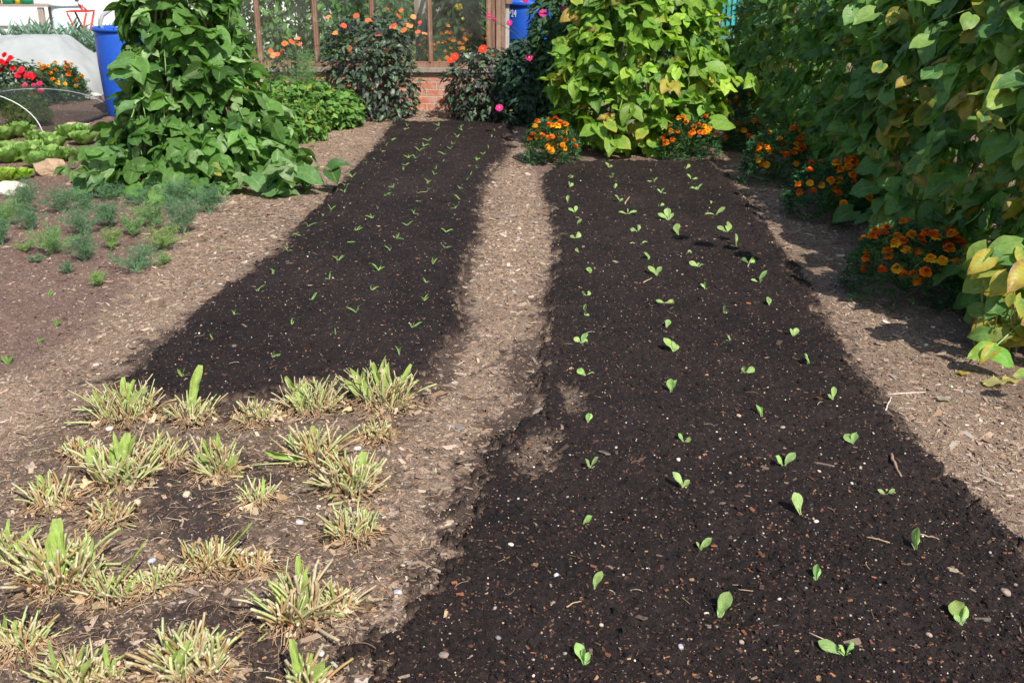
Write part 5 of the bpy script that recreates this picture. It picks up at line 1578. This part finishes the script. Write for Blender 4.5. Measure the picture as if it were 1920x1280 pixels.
# ------------------------------------------------------------------ barrels
def barrel(px, Y, label, letters=None, r_=.29, h=.93, seed=0):
    x0 = at_y(px, 60, Y)[0]; z0 = gz(x0, Y) - .01; c = np.array([x0, Y, z0])
    root = thing("water_barrel", label, "water barrel", c, "blue water barrels by the greenhouse")
    B = (0.012, 0.085, 0.46)
    a = Acc(); a.lathe(c, [(0.001, .012), (r_ * .86, .012), (r_ * .9, 0.0), (r_ * .93, .03), (r_ * .97, h * .33), (r_, h * .62), (r_ * 1.0, h * .9), (r_ * .98, h * .965), (r_ * .96, h * .97), (r_ * .93, h * .5), (r_ * .88, .05), (.001, .05)], B, 48)
    obj("barrel_body", a, M_PLASTIC, root)
    a = Acc(); a.lathe(c, [(r_ * .985, h * .955), (r_ * 1.07, h * .96), (r_ * 1.08, h * .99), (r_ * 1.03, h), (r_ * .97, h * .985), (r_ * .965, h * .955)], B, 48)
    obj("rim", a, M_PLASTIC, root)
    if letters:
        cu = bpy.data.curves.new("lettering", 'FONT'); cu.body = letters; cu.size = .062; cu.extrude = .001; cu.align_x = 'CENTER'
        to = bpy.data.objects.new("tmp", cu); COL.objects.link(to)
        me = bpy.data.meshes.new_from_object(to.evaluated_get(bpy.context.evaluated_depsgraph_get()))
        bpy.data.objects.remove(to)
        vs = np.zeros(len(me.vertices) * 3); me.vertices.foreach_get("co", vs); vs = vs.reshape(-1, 3)
        ang = -PI / 2 + -.66 + vs[:, 0] / r_ * 1.15
        rr = r_ + .003 + vs[:, 2]
        out = np.stack([rr * np.cos(ang), rr * np.sin(ang), vs[:, 1] * 1.75 + h * .86], -1)
        me.vertices.foreach_set("co", out.astype(np.float32).ravel()); me.update()
        mw, nt, b, _ = new_mat("white_marker_paint"); b.inputs["Base Color"].default_value = (.8, .82, .85, 1)
        me.materials.clear(); me.materials.append(mw); me.name = "lettering"
        o = bpy.data.objects.new("lettering", me); COL.objects.link(o); o.parent = root
    return root
barrel(230, 10.9, "tall blue open water barrel behind the dark bean wigwam")
barrel(992, 11.75, "blue water barrel marked P24 behind the greenhouse corner", "P24", h=1.15)
# hose into the barrel
a = Acc()
pts = [at_y(195, 60, 10.95), at_y(188, 45, 10.95), at_y(192, 30, 10.98), at_y(208, 18, 11.1), at_y(235, 8, 11.2), at_y(262, 2, 11.25)]
a.tube(np.array(pts), .02, (0.30, .30, .31), 8)
o = obj("downpipe_hose", a, M_PAINT, origin=tuple(pts[0])); props(o, "grey curved hose running from the greenhouse into the blue barrel", "hose")

# ------------------------------------------------------------------ left background
# fleece covered crops
def fleece(seed, pts_base, Y0, Y1, hmax, label, prof):
    """draped sheet; prof(u) gives the ridge height along the length u 0..1 from left to right"""
    x0, x1 = pts_base; r = np.random.default_rng(seed)
    nu, nv = 90, 44
    U, V = np.meshgrid(np.linspace(0, 1, nu), np.linspace(0, 1, nv), indexing='ij')
    X = x0 + (x1 - x0) * U; Y = Y0 + (Y1 - Y0) * V
    ridge = np.vectorize(prof)(U)
    arch = np.clip(1 - np.abs(2 * V - 1) ** 2.2, 0, 1) ** .55
    endt = np.clip(np.minimum((1 - U) / .16, 1), 0, 1) ** .5
    Z = ridge * arch * endt
    x, y = X.ravel(), Y.ravel()
    Z = Z.ravel() + (.045 * fbm(x, y * 1.2, .30, 3, seed) + .022 * fbm(x + y * .7, y * .2, .06, 2, seed + 1)) * (arch.ravel() > .02)
    Z = np.maximum(Z, 0.012 + .006 * r.random(len(Z)))
    acc = Acc(); i = np.arange(nu - 1)[:, None] * nv; j = np.arange(nv - 1)[None]
    F = np.stack([i + j, i + nv + j, i + nv + j + 1, i + j + 1], -1).reshape(-1, 4)
    acc.add(np.stack([x, y, Z], -1), F, (0.8, .8, .8))
    c = ((x0 + x1) / 2, Y0, 0)
    props(obj("fleece_cover", acc, M_FLEECE, origin=c), label, "fleece cover", "white fleece draped over crops")
xr_ = at(182, 172)[0] * 12.3 / at(182, 172)[1]
fleece(5, (xr_ - 3.6, xr_ + .05), 11.95, 13.35, .6, "near white fleece sheet draped over crops left of the blue barrel", lambda u: .84 - .22 * u ** 1.2 + .03 * math.sin(9 * u))
fleece(9, (xr_ - .95, xr_ + 1.3), 13.75, 15.1, .5, "farther white fleece sheet behind the blue barrel's rim", lambda u: .30 + .33 * min(1, u * 1.4))
# green crop seen at the fleece's end
leafy("shrub", "shrub", "green leaves spilling out under the fleece next to the blue barrel", 92, (at(176, 178)[0] - .1, 11.9), .2, .15, .32, 160, .07, [(0.11, .22, .05), (.07, .15, .04)], [1, 1])
leafy("cabbage", "cabbage", "green crop under the near fleece, seen as pale shapes", 93, (xr_ - 1.5, 12.6), 1.1, .35, .42, 900, .1, [(0.12, .22, .07)], [1], nst=4)
# leeks
def leek_proto():
    r = np.random.default_rng(8); root = thing("leek", "x", "leek", (0, 0, 0), "leeks in the far row")
    A = Acc(); A.tube([[0, 0, -.03], [0, 0, .1], [0, 0, .2]], [.018, .017, .015], (0.5, .58, .42), 8); obj("leek_shaft", A, M_STALK, root)
    B = Acc()
    for k in range(13):
        a = (k % 2) * PI + r.normal(0, .35); el = r.uniform(.7, 1.35); L = r.uniform(.34, .52)
        d = np.array([math.cos(a) * math.cos(el), math.sin(a) * math.cos(el), math.sin(el)])
        T0, F0, L0 = STRAP_T[r.integers(0, 3)]
        nn = np.array([-math.cos(a) * math.sin(el), -math.sin(a) * math.sin(el), math.cos(el)])
        B.addmany(T0, F0, frames(nn[None], d[None]), np.array([[L * .42, L, L * .9]]), np.array([[0, 0, .13 + .01 * k]]), np.array([(0.24, 0.36, 0.31)]) * r.uniform(.75, 1.3), L0, np.array([-.5]))
    obj("leek_leaves", B, M_SOFT, root)
    return root
def copy_thing(root, loc, rz, label, s=1.0):
    c = root.copy(); COL.objects.link(c); c.location = loc; c.rotation_euler = (0, 0, rz); c["label"] = label; c.scale = (s, s, s)
    for ch in list(root.children):
        k = ch.copy(); COL.objects.link(k); k.parent = c
    return c
lr = np.random.default_rng(4)
proto = leek_proto(); first = True
for row, Y in enumerate((15.2, 15.7, 16.2)):
    xa = at_y(2, 60, Y)[0]; xb = at_y(190, 60, Y)[0]; m = 12
    for k in range(m):
        loc = (xa + (xb - xa) * k / (m - 1) + lr.normal(0, .04), Y + lr.normal(0, .05), 0)
        lab = "blue-green leek, %s from the left in the %s leek row behind the fleece" % (ORD[k], ["front", "middle", "back"][row])
        if first: proto.location = loc; proto.rotation_euler = (0, 0, .3); proto["label"] = lab; first = False
        else: copy_thing(proto, loc, lr.random() * 6, lab, lr.uniform(.85, 1.2))
# white shed wall
def shed():
    Y = 19.0; xl = at_y(-260, 60, Y)[0]; xr = at_y(560, 60, Y)[0]; H = 2.5
    root = thing("shed", "white painted shed behind the leek bed", "shed", ((xl + xr) / 2, Y, 0))
    a = Acc(); n = 24; w = (xr - xl) / n
    for k in range(n):
        a.box((xl + w * (k + .5), Y + .03 + .004 * (k % 2), H / 2), (w - .006, .05, H), (0.78, .78, .78))
    obj("boarded_wall", a, M_PAINT, root, smooth_=False)
    a = Acc(); a.box(((xl + xr) / 2, Y + 1.5, H + .04), (xr - xl + .3, 3.3, .08), (0.2, .2, .2)); obj("roof", a, M_PAINT, root, smooth_=False)
    a = Acc(); a.box((xl + .03, Y + 1.6, H / 2), (.05, 3, H), (.75, .75, .75)); a.box((xr - .03, Y + 1.6, H / 2), (.05, 3, H), (.75, .75, .75)); a.box(((xl + xr) / 2, Y + 3.1, H / 2), (xr - xl, .05, H), (.75, .75, .75)); obj("side_walls", a, M_PAINT, root, smooth_=False)
    xp = at_y(145, 2, Y)[0]
    a = Acc(); a.box((xp, Y - .02, H / 2), (.05, .04, H), (0.08, .07, .09)); obj("drainpipe", a, M_PAINT, root, smooth_=False)
shed()
# bench with buckets
def bench():
    Y = 17.4; p0 = at_y(-60, 13, Y); p1 = at_y(103, 12, Y); z = .86
    c = ((p0[0] + p1[0]) / 2, Y, 0)
    root = thing("potting_bench", "weathered wooden bench standing before the white shed", "bench", c)
    L = p1[0] - p0[0]
    a = Acc(); a.box((c[0], Y, z - .02), (L, .5, .035), (0.36, .30, .25)); obj("bench_top", a, M_WOOD, root, smooth_=False)
    a = Acc(); a.box((c[0] - .2, Y, .48), (L - .5, .4, .03), (0.16, .13, .12)); obj("lower_shelf", a, M_WOOD, root, smooth_=False)
    for sx in (-1, 1):
        for sy in (-1, 1):
            a = Acc(); a.box((c[0] + sx * (L / 2 - .16), Y + sy * .19, (z - .04) / 2 - .01), (.09, .07, z - .04), (0.42, .34, .28)); obj("leg", a, M_WOOD, root, smooth_=False)
    def bucket(px, r_, h, col, lab):
        x = at_y(px, 5, Y)[0]; cc = (x, Y - .03, z)
        t = thing("bucket", lab, "bucket", cc, "buckets on the potting bench")
        a = Acc(); a.lathe(cc, [(.001, .002), (r_ * .84, .002), (r_, h), (r_ * .96, h), (r_ * .8, .02), (.001, .02)], col, 28); obj("bucket_body", a, M_PLASTIC, t)
        a = Acc(); a.lathe(cc, [(r_ * .99, h - .02), (r_ * 1.06, h - .015), (r_ * 1.06, h), (r_ * .97, h + .004)], col, 28); obj("rim", a, M_PLASTIC, t)
    bucket(18, .115, .22, (0.01, .30, .14), "left green bucket on the bench")
    bucket(53, .115, .22, (0.01, .33, .16), "right green bucket on the bench")
    bucket(36, .06, .17, (0.75, .55, .02), "narrow yellow pot between the green buckets")
    bucket(-4, .08, .2, (0.75, .55, .02), "yellow bucket at the left picture edge")
bench()
# white drum
Y = 16.9; x = at_y(127, 30, Y)[0]; cc = (x, Y, 0)
t = thing("water_drum", "pale white plastic drum with a rim in front of the shed", "drum", cc)
a = Acc(); a.lathe(cc, [(.001, 0), (.24, 0), (.25, .05), (.235, .85), (.22, .86), (.2, .4), (.001, .3)], (0.66, .76, .80), 36); obj("drum_body", a, M_PAINT, t)
a = Acc(); a.lathe(cc, [(.235, .845), (.262, .85), (.262, .9), (.225, .905), (.225, .85)], (0.72, .80, .82), 36); obj("rim", a, M_PAINT, t)
# red folding stool
Y = 16.3; x = at_y(152, 30, Y)[0]; cc = (x, Y, 0)
t = thing("folding_stool", "small red wooden folding stool beside the white drum", "stool", cc)
RD = (0.50, .045, .025); z = .80
a = Acc()
for k in range(4): a.box((x, Y - .12 + k * .08, z), (.34, .06, .025), RD)
obj("seat", a, M_PAINT, t, smooth_=False)
for sy in (-.14, .14):
    for sg in (-1, 1):
        a = Acc(); a.tube([[x - sg * .16, Y + sy + sg * .012, z - .02], [x + sg * .12, Y + sy + sg * .012, -.01]], .016, RD, 6); obj("leg", a, M_PAINT, t)
a = Acc(); a.tube([[x + .05, Y, z], [x - .03, Y, z + .12], [x + .1, Y, z + .02]], .015, RD, 6); obj("backrest", a, M_PAINT, t)

# red dahlias and marigold by the net
x0 = at_y(22, 150, 11.35)[0]
root, c, r = leafy("dahlia_bush", "dahlia", "red-flowered dahlia bush at the left edge in front of the fleece", 56, (x0, 11.4), .42, .3, .46, 900, .075, [(0.05, 0.11, 0.045), (0.07, 0.14, 0.06), (.035, .07, .035)], [1, 1, 1], group="dahlias by the fleece")
flowers_px(root, r, RED_M, [(8, 103), (16, 112), (5, 120), (12, 118), (2, 130), (20, 108), (33, 141), (45, 138), (50, 143), (58, 146), (24, 128), (40, 130), (62, 142), (-8, 125), (3, 115), (38, 133), (56, 140)], 11.2, sc=(.5, .8), stem=True, c=c)
flowers_px(root, r, ROSE_M, [(76, 170), (74, 157), (62, 160), (58, 175), (47, 160)], 11.05, sc=(.5, .7))
marigold(86, 110, 190, .29, .42, "orange marigold bush by the fleece, right of the red dahlias", 34, group="marigold by the fleece")
# small round bushes
leafy("santolina_bush", "shrub", "round fine-leaved green bush behind the lettuces", 57, at(36, 240)[:2] + np.array([0, .2]), .24, .2, .27, 3000, .022, [(0.12, .19, .05), (.09, .16, .045), (.17, .22, .07)], [1, 1, 1], group="small round bushes by the net")
leafy("santolina_bush", "shrub", "second round green bush, farther back under the netting", 58, at(18, 215)[:2] + np.array([0, .3]), .24, .2, .26, 2200, .022, [(0.09, .15, .045), (.07, .12, .04)], [1, 1], group="small round bushes by the net")

# netting tunnel on white hoops
def net_tunnel():
    xr = -4.86; xc = -5.65; hw = xr - xc; H = .46
    ys = [9.35, 10.9, 12.4]
    c = (xc, 9.7, 0)
    root = thing("net_tunnel", "low tunnel of fine black netting over white wire hoops", "net tunnel", c)
    for y in ys[:2]:
        a = Acc(); t = np.linspace(0, PI, 28)
        a.tube(np.stack([xc + hw * np.cos(t), y + 0 * t, (H if y < 10 else .27) * np.sin(t) ** .9 - .01], -1), .0042, (0.72, .74, .78), 6)
        obj("hoop", a, M_PAINT, root)
    a = Acc(); nu, nv = 30, 30
    U, V = np.meshgrid(np.linspace(.02, .98, nu), np.linspace(0, 1, nv), indexing='ij')
    T = U * PI; sag = .10 * np.sin(V * PI) ** 2
    Xn = xc + (hw + .01) * np.cos(T) * (1 - .1 * sag); Yn = 9.35 + 1.55 * V; Zn = (H + .01 - .19 * V) * np.sin(T) ** .9 * (1 - sag * 2.2) + .01
    i = np.arange(nu - 1)[:, None] * nv; j = np.arange(nv - 1)[None]
    F = np.stack([i + j, i + nv + j, i + nv + j + 1, i + j + 1], -1).reshape(-1, 4)
    a.add(np.stack([Xn, Yn, Zn], -1).reshape(-1, 3), F, (.03, .03, .03)); obj("netting", a, M_NET, root)
    a = Acc(); r = np.random.default_rng(3)
    p = np.stack([np.full(30, xr + .02) + r.normal(0, .012, 30), np.linspace(9.3, 10.95, 30), np.full(30, .015)], -1)
    a.tube(p, .02, (.03, .03, .03), 6); obj("net_edge_roll", a, M_PAINT, root)
net_tunnel()

# lettuces
LT = [(12, 262), (36, 258), (70, 268), (88, 276), (104, 284), (132, 262), (150, 256), (20, 292), (46, 300), (66, 290), (14, 306), (98, 306), (120, 300), (72, 314), (158, 272), (16, 338), (44, 334)]
LTL = ["at the left edge of the back row", "second in the back row, near the hoop foot", "left of the hoop's foot", "just in front of the hoop's foot", "biggest and roundest, right of the hoop's foot",
       "behind the hoop's foot towards the long tan stone", "farthest right by the long tan stone", "leftmost in the middle row", "in the middle row left of a gap", "crinkled, in the centre of the patch",
       "low at the left edge, middle row front", "just behind the tan angular rock", "against the bean leaves near the tan rock", "left of the tan angular rock", "touching the bean wigwam's leaves",
       "frilly and bright, at the left end of the front row", "frilly and bright, nearest the white rock"]
for k, (x, y) in enumerate(LT):
    r = np.random.default_rng(500 + k); c = gat(x, y); acc = Acc()
    frilly = k >= 15; n = 24 if not frilly else 40; s = (.14 if not frilly else .10) * r.uniform(.85, 1.2) * (1.2 if k == 4 else 1)
    a = np.arange(n) * 2.4 + r.random(); q = np.linspace(0, 1, n)
    el = .25 + .85 * q + r.normal(0, .15, n)
    D = np.stack([np.cos(a) * np.cos(el), np.sin(a) * np.cos(el), np.sin(el)], -1)
    nn = np.stack([-np.cos(a) * np.sin(el), -np.sin(a) * np.sin(el), np.cos(el)], -1)
    TT = [leaf_template(.42, 8, 4, 0, .5, -.35, .07, seed=int(r.integers(0, 99)), prof=([0, .3, .7, 1], [.35, .7, 1, .75])) for _ in range(4)]
    col = pal(r, n, [(0.27, .42, .11), (.35, .50, .16), (.20, .34, .08)] if not frilly else [(0.34, .50, .06), (.42, .56, .10)], [1] * (3 if not frilly else 2), .12)
    put_leaves(acc, TT, r, np.tile(c, (n, 1)) + D * .01, D, nn, s * (1 - .35 * q), col, np.full(n, -.5))
    props(obj("lettuce", acc, M_SOFT, origin=c), "pale green lettuce " + LTL[k], "lettuce", "lettuces in the left bed")

# ------------------------------------------------------------------ far background
def fence():
    Y = 17.5; xa = at_y(1250, 30, Y)[0]; xb = at_y(1560, 30, Y)[0]
    root = thing("slatted_fence", "turquoise slatted fence far behind, right of the lime bean wigwam", "fence", ((xa + xb) / 2, Y, 0))
    x = xa; k = 0; r = np.random.default_rng(2)
    while x < xb:
        a = Acc(); a.box((x, Y + .0, .85), (.055, .02, 1.7), np.array((0.03, .34, .36)) * r.uniform(.7, 1.5)); obj("slat", a, M_WOOD, root, smooth_=False)
        x += .085; k += 1
    for z in (.45, 1.35):
        a = Acc(); a.box(((xa + xb) / 2, Y + .035, z), (xb - xa, .04, .06), (0.35, .4, .36)); obj("rail", a, M_WOOD, root, smooth_=False)
    x = at_y(1349, 30, Y - .1)[0]; a = Acc(); a.box((x, Y - .06, .9), (.05, .05, 1.9), (0.5, .38, .28)); obj("post", a, M_WOOD, root, smooth_=False)
fence()
DG = [(0.05, .11, .035), (.07, .15, .045), (.035, .08, .03)]
for k, (px, Y, rx, h, lab) in enumerate([
    (1368, 13.6, .35, .5, "leafy green shrub in front of the turquoise fence"),
    (1262, 14.8, .5, 1.4, "green shrub behind the lime bean wigwam, left of the fence"),
    (1215, 13.2, .9, 1.6, "tall shrub right behind the lime bean wigwam"),
    (1090, 13.6, .8, 1.7, "tall dark shrub behind the magenta dahlia"),
    (985, 15.5, .8, 1.4, "shrub behind the barrel marked P24"),
    (1470, 15.0, .7, 1.2, "shrub behind the far end of the bean row"),
    (215, 13.4, .25, .55, "small leafy plant behind the blue barrel's rim")]):
    x0 = at_y(px, 30, Y)[0]
    leafy("shrub", "shrub", lab, 95 + k, (x0, Y, 0.0), rx, rx * .7, h, int(1500 * min(1, rx + .3)), .10, DG if k != 0 else CEL, [3, 3, 2] if k != 0 else [3, 3, 2, 1], mat=M_SOFT, group="shrubs in the far plots", shape=4)
marigold(88, 1330, 62, .12, .3, "small marigold beside the turquoise fence", 8, group="marigold by the far fence", loc=(at_y(1328, 60, 13.0)[0], 13.0, .42), dens=.4)
# long clipped hedge closing the view behind everything
hr = np.random.default_rng(12)
root = thing("hedge", "long dark green hedge closing off the far side of the allotments", "hedge", (0, 24, 0))
n = 9000
P = np.stack([hr.uniform(-16, 14, n), 23.4 + np.abs(hr.normal(0, .25, n)), hr.random(n) * 2.6], -1)
acc = Acc()
put_leaves(acc, OVAL_T, hr, P, nrm(hr.normal(0, 1, (n, 3)) + [0, -.6, -.3]), nrm(hr.normal(0, .5, (n, 3)) + [0, -1, .6]), hr.uniform(.12, .28, n), pal(hr, n, DG, [1, 1, 1], .2), np.full(n, -.5), 1.4)
obj("foliage", acc, M_SOFT, root)
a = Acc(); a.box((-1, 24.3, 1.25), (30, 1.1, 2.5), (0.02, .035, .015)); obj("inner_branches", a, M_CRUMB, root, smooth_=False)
